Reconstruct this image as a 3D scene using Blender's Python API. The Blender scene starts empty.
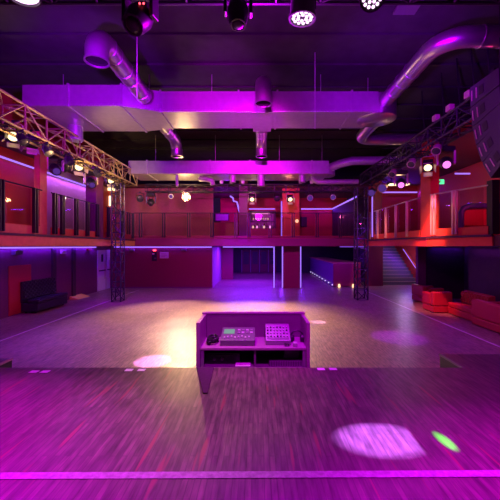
import bpy, bmesh, math, random
from mathutils import Vector, Matrix
random.seed(4)
S = bpy.context.scene
COL = S.collection
V = Vector
PI = math.pi
# ------------------------------------------------------------------ camera survey
F, CX, CY, CZ = 320.0, 258.0, 246.0, 2.4          # focal length (px), vanishing point, eye height
def X(u, d): return (u - CX) * d / F               # metres across, of a point at depth d
def Z(v, d): return CZ - (v - CY) * d / F          # metres above the hall floor

# ------------------------------------------------------------------ materials
MATS = {}
def nt_new(name):
    m = bpy.data.materials.new(name); m.use_nodes = True
    nt = m.node_tree
    return m, nt, nt.nodes['Principled BSDF']
def mat(name, col, rough=0.5, metal=0.0, bump=0.0, scale=30.0, var=0.0, spec=0.5, coat=0.0):
    """procedural surface: noise-varied colour and roughness with an optional fine bump"""
    m, nt, b = nt_new(name)
    b.inputs['Roughness'].default_value = rough
    b.inputs['Metallic'].default_value = metal
    b.inputs['Specular IOR Level'].default_value = spec
    b.inputs['Coat Weight'].default_value = coat
    tc = nt.nodes.new('ShaderNodeTexCoord'); nz = nt.nodes.new('ShaderNodeTexNoise')
    nz.inputs['Scale'].default_value = scale; nz.inputs['Detail'].default_value = 4
    nt.links.new(tc.outputs['Object'], nz.inputs['Vector'])
    mx = nt.nodes.new('ShaderNodeMix'); mx.data_type = 'RGBA'
    lo = [c * (1 - var) for c in col]; hi = [min(1, c * (1 + var)) for c in col]
    mx.inputs[6].default_value = (*lo, 1); mx.inputs[7].default_value = (*hi, 1)
    nt.links.new(nz.outputs['Fac'], mx.inputs[0]); nt.links.new(mx.outputs[2], b.inputs['Base Color'])
    if bump:
        bp = nt.nodes.new('ShaderNodeBump'); bp.inputs['Strength'].default_value = bump
        bp.inputs['Distance'].default_value = 0.01
        nt.links.new(nz.outputs['Fac'], bp.inputs['Height']); nt.links.new(bp.outputs[0], b.inputs['Normal'])
    MATS[name] = m
    return m
def emit(name, col, strength):
    m, nt, b = nt_new(name)
    b.inputs['Base Color'].default_value = (*[c * .04 for c in col], 1); b.inputs['Specular IOR Level'].default_value = .1
    b.inputs['Emission Color'].default_value = (*col, 1)
    b.inputs['Emission Strength'].default_value = strength
    MATS[name] = m
    return m
def wood(name, c1, c2, groove, plank_w, plank_l, r0, r1, streak=None, wear=0.5):
    """strip parquet: long boards along y, each board its own tone, worn gloss"""
    m, nt, b = nt_new(name); N = nt.nodes; L = nt.links
    tc = N.new('ShaderNodeTexCoord'); mp = N.new('ShaderNodeMapping')
    mp.inputs['Rotation'].default_value = (0, 0, PI / 2)
    L.new(tc.outputs['Object'], mp.inputs['Vector'])
    br = N.new('ShaderNodeTexBrick')
    br.offset = 0.37; br.offset_frequency = 2
    br.inputs['Scale'].default_value = 1.0
    br.inputs['Brick Width'].default_value = plank_l; br.inputs['Row Height'].default_value = plank_w
    br.inputs['Mortar Size'].default_value = 0.0035; br.inputs['Mortar Smooth'].default_value = 0.2
    br.inputs['Bias'].default_value = 0.0
    br.inputs['Color1'].default_value = (*c1, 1); br.inputs['Color2'].default_value = (*c2, 1)
    br.inputs['Mortar'].default_value = (*groove, 1)
    L.new(mp.outputs[0], br.inputs['Vector'])
    # grain stretched along the boards
    mg = N.new('ShaderNodeMapping'); mg.inputs['Scale'].default_value = (30, 4.5, 1)
    L.new(tc.outputs['Object'], mg.inputs['Vector'])
    ng = N.new('ShaderNodeTexNoise'); ng.inputs['Scale'].default_value = 1.0; ng.inputs['Detail'].default_value = 5
    L.new(mg.outputs[0], ng.inputs['Vector'])
    rg = N.new('ShaderNodeMapRange'); rg.inputs[1].default_value = .25; rg.inputs[2].default_value = .75
    rg.inputs[3].default_value = .4; rg.inputs[4].default_value = 1.55
    L.new(ng.outputs['Fac'], rg.inputs[0])
    mul = N.new('ShaderNodeVectorMath'); mul.operation = 'SCALE'
    L.new(br.outputs['Color'], mul.inputs[0]); L.new(rg.outputs[0], mul.inputs['Scale'])
    out = mul.outputs[0]
    if streak:   # odd redder strips here and there
        ms = N.new('ShaderNodeMapping'); ms.inputs['Scale'].default_value = (16, 1.1, 1)
        L.new(tc.outputs['Object'], ms.inputs['Vector'])
        ns = N.new('ShaderNodeTexNoise'); ns.inputs['Scale'].default_value = 1.0; ns.inputs['Detail'].default_value = 1
        L.new(ms.outputs[0], ns.inputs['Vector'])
        rs = N.new('ShaderNodeMapRange'); rs.inputs[1].default_value = .66; rs.inputs[2].default_value = .72
        L.new(ns.outputs['Fac'], rs.inputs[0])
        mx = N.new('ShaderNodeMix'); mx.data_type = 'RGBA'
        L.new(rs.outputs[0], mx.inputs[0]); L.new(out, mx.inputs[6]); mx.inputs[7].default_value = (*streak, 1)
        out = mx.outputs[2]
    L.new(out, b.inputs['Base Color'])
    nw = N.new('ShaderNodeTexNoise'); nw.inputs['Scale'].default_value = 1.3; nw.inputs['Detail'].default_value = 6
    L.new(tc.outputs['Object'], nw.inputs['Vector'])
    rr = N.new('ShaderNodeMapRange'); rr.inputs[3].default_value = r0; rr.inputs[4].default_value = r1
    L.new(nw.outputs['Fac'], rr.inputs[0]); L.new(rr.outputs[0], b.inputs['Roughness'])
    bp = N.new('ShaderNodeBump'); bp.inputs['Strength'].default_value = .25; bp.inputs['Distance'].default_value = .004
    L.new(ng.outputs['Fac'], bp.inputs['Height']); L.new(bp.outputs[0], b.inputs['Normal'])
    MATS[name] = m
    return m
def glass(name, tint, refl=1.0):
    m, nt, b = nt_new(name); N = nt.nodes; L = nt.links
    N.remove(b)
    t = N.new('ShaderNodeBsdfTransparent'); t.inputs[0].default_value = (*tint, 1)
    g = N.new('ShaderNodeBsdfGlossy'); g.inputs['Roughness'].default_value = 0.03
    fr = N.new('ShaderNodeFresnel'); fr.inputs[0].default_value = 1.45
    ge = N.new('ShaderNodeNewGeometry'); iv = N.new('ShaderNodeMath'); iv.operation = 'SUBTRACT'; iv.inputs[0].default_value = 1
    L.new(ge.outputs['Backfacing'], iv.inputs[1])
    mf = N.new('ShaderNodeMath'); mf.operation = 'MULTIPLY'; L.new(fr.outputs[0], mf.inputs[0]); L.new(iv.outputs[0], mf.inputs[1])
    mx = N.new('ShaderNodeMixShader')
    L.new(mf.outputs[0], mx.inputs[0]); L.new(t.outputs[0], mx.inputs[1]); L.new(g.outputs[0], mx.inputs[2])
    L.new(mx.outputs[0], N['Material Output'].inputs['Surface'])
    MATS[name] = m
    return m

M = MATS
mat('black_ceiling', (.032, .028, .038), .8, var=.5, scale=3)
mat('duct_shade', (.012, .010, .012), .9, spec=0, var=.2)  # near black: shade inside the duct mouths put into the colour
mat('black_matt', (.012, .011, .014), .55, var=.3)
mat('black_plastic', (.02, .02, .024), .38, var=.2)
mat('black_leather', (.018, .016, .022), .33, bump=.15, scale=90, var=.3)
mat('red_leather', (.42, .012, .03), .45, bump=.1, scale=80, var=.15)
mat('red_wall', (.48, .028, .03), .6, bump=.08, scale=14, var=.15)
mat('burgundy_wall', (.21, .008, .045), .55, bump=.06, scale=10, var=.15)
mat('maroon_wall', (.15, .018, .10), .5, bump=.06, scale=10, var=.15)
mat('brick_wall', (.40, .12, .10), .75, bump=.15, scale=12, var=.2)
mat('pale_wall', (.42, .26, .32), .65, var=.1, scale=8)
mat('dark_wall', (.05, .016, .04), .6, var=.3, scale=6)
mat('soffit', (.09, .012, .02), .7, var=.2, scale=5)
mat('red_pillar', (.62, .07, .03), .5, var=.12, scale=9)
mat('plum_pillar', (.17, .02, .12), .55, var=.15, scale=9)
mat('orange_timber', (.55, .19, .08), .55, var=.25, scale=6)
mat('galvanised', (.5, .49, .5), .36, metal=.6, bump=.06, scale=7, var=.18)
mat('spiral_duct', (.5, .49, .5), .3, metal=.92, bump=.05, scale=9, var=.15)
mat('galvanised_dull', (.46, .44, .45), .5, metal=.45, bump=.1, scale=6, var=.2)
mat('aluminium', (.38, .29, .13), .45, metal=.5, var=.2, scale=20)
mat('dark_steel', (.03, .027, .034), .4, metal=.5, var=.2)
mat('tower_steel', (.05, .045, .06), .45, metal=.5, var=.2)
mat('brushed_steel', (.62, .54, .38), .35, metal=.45, var=.15, scale=40)
mat('pale_plastic', (.6, .56, .6), .45, var=.08)
mat('bone_metal', (.55, .46, .33), .45, metal=.3, var=.2)
mat('white_paint', (.72, .68, .74), .5, var=.08)
mat('tape', (.27, .22, .27), .6, bump=.6, scale=26, var=.7)
mat('line_paint', (.75, .62, .62), .6, var=.3, scale=25)
mat('yellow', (.9, .8, .12), .5, var=.1)
mat('console_purple', (.30, .10, .28), .35, var=.15, scale=12)
mat('console_shade', (.18, .06, .18), .5, var=.15, scale=12)  # console purple darkened, shade of the interior put into the colour
mat('dark_purple', (.06, .015, .06), .8, var=.2, spec=.1)
mat('desk_grey', (.12, .11, .13), .4, var=.1)
mat('pale_gear', (.24, .21, .26), .4, metal=.2, var=.12)
mat('key_white', (.4, .38, .42), .4)
mat('paper', (.75, .72, .76), .7, var=.05)
mat('step', (.12, .11, .13), .5, var=.2)
mat('bar_purple', (.16, .10, .2), .35, var=.2, scale=8)
mat('bar_top', (.5, .3, .12), .3, var=.2)
mat('bottle_glass', (.15, .06, .04), .1, var=.3)
mat('bottle_pale', (.55, .4, .5), .12, var=.3)
wood('hall_floor', (.30, .19, .13), (.23, .14, .10), (.13, .08, .06), .07, .62, .26, .5)
wood('stage_floor', (.125, .08, .078), (.075, .046, .05), (.07, .042, .044), .04, .42, .3, .5, streak=(.2, .05, .06))
glass('railing_glass', (.84, .78, .84))
emit('neon', (.36, .16, 1.0), 1.4)
emit('neon_soft', (.3, .10, 1.0), .8)
emit('lamp_warm', (1.0, .66, .28), 260)
emit('lamp_cream', (1.0, .74, .36), 2.6)
emit('lamp_tube', (1.0, .72, .42), 2.5)
emit('lens_magenta', (1.0, .18, .85), 1.7)
emit('lens_violet', (.3, .10, .8), .25)
emit('led_white', (1.0, .6, 1.0), 2.2)
emit('led_red', (1.0, .05, .08), 6)
emit('screen_green', (.4, .75, .6), .45)
emit('exit_green', (.1, .75, .35), 1.6)
emit('bar_glow', (1.0, .3, .75), 1.6)
emit('bar_glow_warm', (1.0, .6, .45), 1.4)
emit('wall_lamp', (1.0, .55, .3), 2)
emit('spark', (.7, .45, 1.0), 1.5)

# ------------------------------------------------------------------ mesh builder
ROOT = {}                                            # world position of every thing's base
def look(direction):
    """rotation whose local z runs along direction"""
    return V(direction).normalized().to_track_quat('Z', 'Y').to_matrix()
class MB:
    def __init__(s): s.bm = bmesh.new()
    def box(s, x0, x1, y0, y1, z0, z1):
        return s.obox(V(((x0 + x1) / 2, (y0 + y1) / 2, (z0 + z1) / 2)), (x1 - x0, y1 - y0, z1 - z0))
    def obox(s, c, size, rot=None, taper=1.0):
        vs = []
        for sx, sy, sz in ((-1,-1,-1),(1,-1,-1),(1,1,-1),(-1,1,-1),(-1,-1,1),(1,-1,1),(1,1,1),(-1,1,1)):
            k = taper if sz > 0 else 1.0
            p = V((sx * size[0] / 2 * k, sy * size[1] / 2 * k, sz * size[2] / 2))
            if rot is not None: p = rot @ p
            vs.append(s.bm.verts.new(V(c) + p))
        for f in ((0,3,2,1),(4,5,6,7),(0,1,5,4),(1,2,6,5),(2,3,7,6),(3,0,4,7)):
            s.bm.faces.new([vs[i] for i in f])
        return s
    def prism(s, poly, a, b):
        """poly of 3-D points, extruded by the vector b-a"""
        off = V(b) - V(a)
        lo = [s.bm.verts.new(V(p)) for p in poly]; hi = [s.bm.verts.new(V(p) + off) for p in poly]
        n = len(poly)
        s.bm.faces.new(lo[::-1]); s.bm.faces.new(hi)
        for i in range(n): s.bm.faces.new((lo[i], lo[(i+1) % n], hi[(i+1) % n], hi[i]))
        return s
    def rings(s, rings, cap0=True, cap1=True):
        rr = [[s.bm.verts.new(p) for p in r] for r in rings]
        n = len(rr[0])
        for a, b in zip(rr, rr[1:]):
            for i in range(n): s.bm.faces.new((a[i], a[(i+1) % n], b[(i+1) % n], b[i]))
        if cap0: s.bm.faces.new(rr[0][::-1])
        if cap1: s.bm.faces.new(rr[-1])
        return s
    def lathe(s, origin, direction, prof, n=20, cap0=True, cap1=True):
        """prof: (distance along, radius)"""
        R = look(direction); o = V(origin)
        return s.rings([[o + R @ V((r * math.cos(2*PI*i/n), r * math.sin(2*PI*i/n), t)) for i in range(n)] for t, r in prof], cap0, cap1)
    def cyl(s, a, b, r, r2=None, n=12, caps=True):
        a = V(a); b = V(b)
        return s.lathe(a, b - a, [(0, r), ((b - a).length, r if r2 is None else r2)], n, caps, caps)
    def tube(s, pts, r, n=10, caps=True):
        pts = [V(p) for p in pts]; rings = []
        up = None
        for i, p in enumerate(pts):
            d = (pts[min(i+1, len(pts)-1)] - pts[max(i-1, 0)]).normalized()
            if up is None:
                up = d.orthogonal().normalized()
            up = (up - d * up.dot(d)).normalized()
            w = d.cross(up)
            rad = r[i] if isinstance(r, (list, tuple)) else r
            rings.append([p + up * rad * math.cos(2*PI*k/n) + w * rad * math.sin(2*PI*k/n) for k in range(n)])
        return s.rings(rings, caps, caps)
    def build(s, name, m, parent=None, at=None, bevel=0.0, smooth=False, seg=2):
        bmesh.ops.recalc_face_normals(s.bm, faces=s.bm.faces)
        me = bpy.data.meshes.new(name)
        if parent is not None: base = ROOT[parent.name]
        else:
            if at is None:
                xs = [v.co for v in s.bm.verts]
                at = ((min(p.x for p in xs) + max(p.x for p in xs)) / 2, (min(p.y for p in xs) + max(p.y for p in xs)) / 2, min(p.z for p in xs))
            base = V(at)
        for v in s.bm.verts: v.co -= base
        if smooth:
            for f in s.bm.faces: f.smooth = True
        s.bm.to_mesh(me); s.bm.free()
        me.materials.append(MATS[m])
        o = bpy.data.objects.new(name, me); COL.objects.link(o)
        if parent is not None: o.parent = parent
        else: o.location = base
        ROOT[o.name] = base
        if bevel:
            md = o.modifiers.new('bevel', 'BEVEL'); md.width = bevel; md.segments = seg; md.limit_method = 'ANGLE'
        if smooth:
            me.set_sharp_from_angle(angle=math.radians(42))
        return o
def Bx(*a): return MB().box(*a)
def tag(o, label=None, cat=None, group=None, kind=None):
    if label: o['label'] = label
    if cat: o['category'] = cat
    if group: o['group'] = group
    if kind: o['kind'] = kind
    return o
def thing(name, loc, label, cat, group=None):
    o = bpy.data.objects.new(name, None); COL.objects.link(o)
    o.location = loc; o.empty_display_size = .1
    ROOT[o.name] = V(loc)
    return tag(o, label, cat, group)
def struct(name, mb, m, bevel=0.0, parent=None):
    o = mb.build(name, m, parent, at=(0, 0, 0) if parent is None else None, bevel=bevel)
    if parent is None: o['kind'] = 'structure'
    return o

# ------------------------------------------------------------------ the shell
LW, RW, BW = -8.5, 7.9, 18.3                          # left wall, right wall, wall under the back balcony
LE, RE, BE = -6.5, 5.75, 16.8                         # balcony edges
CEIL, UP = 7.6, 5.7                                   # hall ceiling, soffit above the balconies
struct('floor', Bx(-12, 12, -3, 31, -.2, 0), 'hall_floor')
c = MB().box(-12, 12, -3, 31, CEIL, CEIL + .2)
struct('ceiling', c, 'black_ceiling')
n = 0
for y in (5.2, 6.5, 7.8, 9.1, 10.4, 11.7, 13.0, 14.3, 15.6, 17.0):
    n += 1
    struct('trim_%d' % n, Bx(-11, 11, y, y + .14, CEIL - .05, CEIL - .002), 'black_ceiling')
struct('wall_left', MB().box(LW - .2, LW, -3, 18.5, 0, CEIL), 'red_wall')
# dark burgundy dado under the balcony, with the battens seen in the photograph
struct('wall_left_lower', Bx(LW + .002, LW + .03, 3.95, 18.28, .001, 2.38), 'maroon_wall')
struct('wall_left_pale', Bx(LW + .002, LW + .03, 12.4, 16.2, 2.77, UP - .02), 'pale_wall')
struct('wall_front', Bx(-12, 12, -3.2, -3, 0, CEIL), 'black_matt')
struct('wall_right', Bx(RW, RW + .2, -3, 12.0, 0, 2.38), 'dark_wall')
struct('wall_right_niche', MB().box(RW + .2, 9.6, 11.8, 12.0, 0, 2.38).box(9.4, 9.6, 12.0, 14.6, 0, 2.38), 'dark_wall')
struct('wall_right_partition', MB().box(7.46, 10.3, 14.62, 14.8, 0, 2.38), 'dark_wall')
struct('wall_right_upper', Bx(8.7, 8.9, -3, 17.7, 2.75, CEIL), 'red_wall')
struct('wall_right_return', Bx(6.1, 8.7, 17.5, 17.7, 2.75, UP), 'red_wall')
struct('wall_back_lower', Bx(LW, X(212, BW), BW, BW + .2, 0, 2.38), 'burgundy_wall')
struct('wall_back_upper', Bx(LW, X(213, BW), BW, BW + .2, 2.77, UP), 'brick_wall')
struct('wall_back_bar', Bx(X(213, BW), 6.1, 22.0, 22.2, 2.77, UP), 'red_wall')
struct('wall_back_far', Bx(-4, 10.5, 29, 29.2, 0, 2.38), 'dark_wall')
struct('wall_recess', MB().box(X(212, BW) - .2, X(212, BW), BW + .2, 29, 0, 2.38), 'pale_wall')
struct('wall_recess_partition', MB().box(-2.62, X(233, 23), 23, 23.2, 0, 2.38), 'burgundy_wall')
struct('wall_stair_left', Bx(6.5, 7.5, 19.2, 19.5, 0, 2.38), 'burgundy_wall')
struct('wall_stair_right', Bx(9.85, 10.05, 15.3, 24, 0, CEIL), 'red_wall')
struct('wall_stair_back', Bx(7.2, 10.05, 24, 24.2, 0, CEIL), 'dark_wall')
struct('wall_bar_side', Bx(5.1, 5.25, 16.9, 22, 2.77, 4.88), 'dark_wall')
struct('ceiling_left', Bx(LW, -6.9, -2.9, 18.3, UP, UP + .12), 'soffit')
struct('ceiling_right', Bx(6.1, 8.7, -2.9, 17.5, UP, UP + .12), 'soffit')
struct('ceiling_back', Bx(LW, 8.7, 17.7, 22.0, UP + .001, UP + .12), 'soffit')
# balcony slabs and their edge boards
struct('floor_balcony_left', Bx(LW + .04, LE, 3.0, BE, 2.4, 2.7), 'soffit')
struct('floor_balcony_back', Bx(LW + .04, 6.4, BE, 29, 2.4, 2.7), 'soffit')
struct('floor_balcony_right', MB().prism([(RE, BE, 2.4), (RE, 10.8, 2.4), (6.55, 8.9, 2.4), (6.55, -2, 2.4), (8.69, -2, 2.4), (8.69, 17.4, 2.4), (6.41, 17.4, 2.4), (6.41, BE, 2.4)], (0,0,0), (0,0,.3)), 'soffit')
struct('trim_left', MB().box(LE, LE + .06, 3.0, BE, 2.40, 2.68), 'orange_timber')
struct('trim_left_ledge', MB().box(LE, LE + .10, 3.0, BE, 2.682, 2.74), 'dark_wall')
mat('plum_board', (.22, .01, .11), .5, var=.15)
struct('trim_back', Bx(LE + .06, RE, BE - .06, BE - .001, 2.40, 2.80), 'plum_board')
def quad_run(a, b, w, z0, z1):
    """upright board from a to b (plan), thickness w to its left"""
    a = V((*a, 0)); b = V((*b, 0)); t = (b - a).normalized(); nrm = V((-t.y, t.x, 0)) * w
    return [(*(a).xy, z0), (*(b).xy, z0), (*(b + nrm).xy, z0), (*(a + nrm).xy, z0)], (0, 0, 0), (0, 0, z1 - z0)
RA, RB, RC = (RE, BE - .06), (RE, 10.8), (6.55, 8.9)
mb = MB()
mb.prism(*quad_run(RA, RB, -.06, 2.40, 2.66)); mb.prism(*quad_run(RB, RC, -.06, 2.40, 2.66))
struct('trim_right', mb, 'red_pillar')
mb = MB()
mb.prism(*quad_run(RA, RB, -.10, 2.662, 2.72)); mb.prism(*quad_run(RB, RC, -.10, 2.662, 2.72))
struct('trim_right_ledge', mb, 'dark_wall')
# pillars
struct('pillar_back', MB().box(X(283.5, BW), X(299.5, BW), BW, BW + .5, 0, 2.38), 'burgundy_wall')
struct('pillar_back_upper', MB().box(X(282.5, BW), X(299.5, BW), BW, BW + .5, 2.72, UP - .01), 'red_pillar')
struct('pillar_plum', Bx(X(239, 17.6), X(247.5, 17.6), 17.6, 17.9, 2.72, UP + .3), 'plum_pillar')
struct('pillar_timber', MB().box(LE - .30, LE - .12, 9.72, 10.04, 2.745, UP + .2), 'orange_timber')
struct('pillar_left_far', MB().box(LE - .55, LE - .12, 13.1, 13.7, 2.745, UP + .2), 'plum_pillar')
struct('pillar_right', MB().box(RE + .04, RE + .34, 10.75, 11.4, 2.73, UP + .3), 'red_pillar')
struct('pillar_right_far', MB().box(X(373, 15.9), X(382, 15.9), 15.9, 16.2, 2.73, UP - .02), 'burgundy_wall')
struct('pillar_right_low', MB().box(7.2, 7.56, 14.4, 14.61, 0, 2.38), 'plum_pillar')
# battens on the left wall
for i, u in enumerate((53, 73)):
    d = (LW + .03) * F / (u - CX)
    struct('trim_left_batten_%d' % (i + 1), Bx(LW + .031, LW + .10, d - .12, d + .12, .001, 2.33), 'dark_wall')
# skirting and floor lines
struct('baseboard_back', Bx(LW + .05, X(212, BW), BW - .03, BW - .001, .001, .07), 'plum_pillar')
struct('trim_floor_left', Bx(LE - .03, LE + .01, 3.95, 17.5, .001, .005), 'line_paint')
struct('trim_floor_right', Bx(RE - .02, RE + .02, 3.95, 17.5, .001, .005), 'line_paint')
# doors in the far left corner: two pale leaves
def door(n, y0, y1, sign=False):
    d = struct('door_%d' % n, Bx(LW + .031, LW + .075, y0, y1, .01, 2.18), 'white_paint', bevel=.006)
    ROOT[d.name] = V((0, 0, 0))
    Bx(LW + .078, LW + .12, y0 + .1, y1 - .1, 1.05, 1.11).build('push_bar', 'dark_steel', d)
    Bx(LW + .076, LW + .082, y1 - .14, y1 - .06, .6, 1.6).build('edge_plate', 'brushed_steel', d)
    if sign:
        Bx(LW + .076, LW + .086, y0 + .35, y0 + .55, 1.55, 1.95).build('door_sign', 'black_plastic', d)
door(1, 16.85, 17.7, True)
door(2, 17.8, 18.25)
# dark entrance leaves at the far end of the recess
n = 2
for x in (-1.4, -.6, .2, 1.0):
    n += 1
    d = struct('door_%d' % n, Bx(x, x + .66, 28.93, 28.99, .01, 2.0), 'burgundy_wall', bevel=.01)
    ROOT[d.name] = V((0, 0, 0))
    Bx(x + .08, x + .58, 28.915, 28.929, .75, 1.9).build('pane', 'black_plastic', d)
    Bx(x - .1, x - .03, 28.88, 28.96, .01, 2.05).build('door_post', 'pale_wall', d)
# staircase up from the hall
st = bpy.data.objects.new('staircase', None); COL.objects.link(st); st['kind'] = 'structure'
st.location = (7.52, 19.7, 0); ROOT['staircase'] = V((7.52, 19.7, 0))
for i in range(12):
    s_ = Bx(7.52, 9.84, 19.7 + .3 * i, 23.6, .2 * i + (.001 if i == 0 else 0), .2 * (i + 1) - .001).build('step', 'step', st)
    Bx(7.53, 9.83, 19.68 + .3 * i, 19.72 + .3 * i, .2 * (i + 1) - .001, .2 * (i + 1) + .018).build('nosing', 'brushed_steel', s_)
h = MB().tube([(9.66, 19.5, 1.15), (9.66, 21.4, 2.42)], .035).build('handrail', 'red_pillar', st, smooth=True)
MB().tube([(9.80, 19.6, .85), (9.80, 21.6, 2.18)], .02, 6).build('light_strip', 'neon', st)
# the stage and its two side risers
stg = struct('stage', Bx(-11.5, 11.5, -2.95, 3.9, 0, .92), 'stage_floor', bevel=.006)
def riser(x0, x1, top, label, inner):
    r = thing('stage_riser', ((x0 + x1) / 2, 4.2, 0), label, 'riser')
    Bx(x0, x1, 3.915, 4.5, 0, top - .03).build('box', 'black_matt', r)
    Bx(x0, x1, 3.915, 4.5, top - .029, top).build('deck', 'stage_floor', r)
    Bx(inner - .012, inner + .012, 3.915, 4.5, top - .02, top + .008).build('edge_strip', 'bone_metal' if inner < 0 else 'desk_grey', r)
riser(-5.2, -3.46, .82, 'low dark riser with pale edge against the stage front, left side', -3.46)
riser(2.56, 4.6, .88, 'low dark riser with pale edge against the stage front, right side', 2.56)
# taped line across the stage, floor plates along the stage edge
tag(MB().prism([(-4, 2.01, .921), (4, 2.065, .921), (4, 2.125, .921), (-4, 2.07, .921)], (0,0,0), (0,0,.003)).build('tape_line', 'tape'),
    'long strip of pale tape running across the stage floor', 'tape')
for (u, d, lab) in ((34, 3.76, 'pale rectangular plate near stage edge, leftmost of all'),
                    (45, 3.76, 'pale rectangular plate near stage edge, second from the left'),
                    (129, 3.81, 'pale plate on stage edge left of the console, left of its pair'),
                    (141.5, 3.81, 'pale plate on stage edge left of the console, right of its pair'),
                    (321, 3.84, 'pale plate on stage edge right of the console, left of its pair'),
                    (333, 3.84, 'pale plate on stage edge right of the console, right of its pair')):
    x = X(u, d)
    tag(Bx(x - .045, x + .045, d - .035, d + .035, .921, .926).build('floor_plate', 'white_paint', bevel=.002), lab, 'floor plate', 'floor plates along the stage edge')

# ------------------------------------------------------------------ neon strips
def neon(a, b, r, label, m='neon', mid=()):
    tag(MB().tube([a, *mid, b], r, 8).build('neon_strip', m), label, 'neon strip', 'violet neon strips')
zn = 5.33
neon((LW + .06, 8.0, zn), (LW + .06, 12.25, zn), .035, 'violet neon strip high on the red left wall, nearest the stage')
neon((LW + .09, 12.5, zn), (LW + .09, 16.1, zn), .035, 'violet neon strip high on the pale stretch of the left wall')
neon((LW + .09, 4.2, 2.34), (LW + .09, 16.6, 2.34), .028, 'long violet neon strip along the left wall under the balcony')
neon((LW + .3, BW - .04, 2.34), (X(212, BW), BW - .04, 2.34), .03, 'violet neon strip along the burgundy back wall under the balcony')
neon((X(223, BW), BW - .04, 2.345), (X(273, BW), BW - .04, 2.345), .03, 'violet neon strip across the top of the dark back opening')
neon((X(274, BW), BW - .04, .02), (X(274, BW), BW - .04, 2.37), .03, 'upright violet neon strip on the right jamb of the back opening')
neon((X(282.4, BW), BW - .04, .02), (X(282.4, BW), BW - .04, 2.37), .03, 'upright violet neon strip on left edge of the burgundy pillar')
neon((X(300.6, BW), BW - .04, .02), (X(300.6, BW), BW - .04, 2.37), .03, 'upright violet neon strip on right edge of the burgundy pillar')
neon((X(281.5, BW), BW - .04, 2.85), (X(281.5, BW), BW - .04, 4.95), .03, 'upright violet neon strip on the upper red pillar above the gallery rail')
neon((X(249, 22), 21.95, 4.94), (X(275, 22), 21.95, 4.94), .035, 'violet neon strip above the lit bar shelf upstairs')
neon((X(301, 22), 21.95, 4.94), (5.08, 16.4, 4.94), .04, 'bent violet neon strip right of the red pillar upstairs', mid=((5.08, 21.92, 4.94),))
zz = [(X(u, 21.0), 21.0, Z(v, 21.0)) for u, v in ((230, 196), (233, 198), (233.5, 201), (237, 202), (239.5, 212))]
neon(zz[0], zz[-1], .05, 'short zigzag violet neon strip beside the plum pillar upstairs', mid=zz[1:-1])
neon((6.35, 17.46, zn), (8.68, 17.46, zn), .035, 'violet neon strip on end wall of the right balcony')
neon((X(455, 13), 13.0, 5.34), (X(470, 13), 13.0, 5.34), .03, 'short violet neon strip above the right balcony glass')
neon((X(372.3, 15.88), 15.88, 2.85), (X(372.3, 15.88), 15.88, 5.2), .03, 'upright violet neon strip behind the right lattice tower')
neon((X(340, 16.85), 16.9, 2.36), (5.7, 16.9, 2.36), .02, 'faint violet neon strip over the long bar counter', m='neon_soft')

# ------------------------------------------------------------------ lattice trusses
def truss(name, a, b, w, h, bay, r, label, m='aluminium', cat='truss'):
    """box truss: four chords and four zigzag lacings; a and b are centre points of the ends"""
    a = V(a); b = V(b); L = (b - a).length; t = (b - a).normalized()
    up = V((0, 0, 1)) if abs(t.z) < .9 else V((0, 1, 0))
    side = t.cross(up).normalized()
    root = thing(name, a if abs(t.z) > .9 else (a + b) / 2 - up * h / 2, label, cat)
    cor = [side * sx * w / 2 + up * sy * h / 2 for sx, sy in ((-1, -1), (1, -1), (1, 1), (-1, 1))]
    for c_ in cor:
        MB().cyl(a + c_, b + c_, r, n=8).build('chord', m, root, smooth=True)
    nb = max(2, round(L / bay))
    for k in range(4):
        c0, c1 = cor[k], cor[(k + 1) % 4]
        mb = MB()
        for i in range(nb + 1):
            p = a + t * (L * i / nb)
            mb.cyl(p + c0, p + c1, r * .62, n=6)
            if i < nb:
                q = a + t * (L * (i + 1) / nb)
                if i % 2: mb.cyl(p + c0, q + c1, r * .62, n=6)
                else: mb.cyl(p + c1, q + c0, r * .62, n=6)
        mb.build('lacing', m, root)
    return root
LTX, RTX = -5.95, 5.25
truss('lighting_truss', (LTX, 4.6, 5.53), (LTX, 15.0, 5.53), .55, .62, .8, .034, 'long pale lattice truss of stage lights above the left balcony edge')
truss('lighting_truss', (RTX, 4.6, 5.63), (RTX, 15.6, 5.63), .5, .5, .7, .03, 'long dim lattice truss of stage lights above the right balcony edge', 'tower_steel')
truss('lighting_truss', (-5.6, 16.05, 5.28), (4.9, 16.05, 5.28), .36, .36, .6, .024, 'lattice truss across the back above the gallery rail', 'tower_steel')
truss('lighting_truss', (-5.6, 4.0, 5.79), (4.9, 4.0, 5.79), .4, .4, .6, .026, 'lattice truss above the stage front carrying the nearest lamps', 'tower_steel')
truss('lattice_tower', (X(118, 13.9), 13.9, 0), (X(118, 13.9), 13.9, 5.1), .38, .38, .42, .026, 'dark lattice tower standing on the floor near the left doors', 'tower_steel', 'tower')
truss('lattice_tower', (X(361, 14.4), 14.4, 0), (X(361, 14.4), 14.4, 5.0), .46, .46, .46, .03, 'dark lattice tower standing on the floor before the bar counter', 'tower_steel', 'tower')

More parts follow.
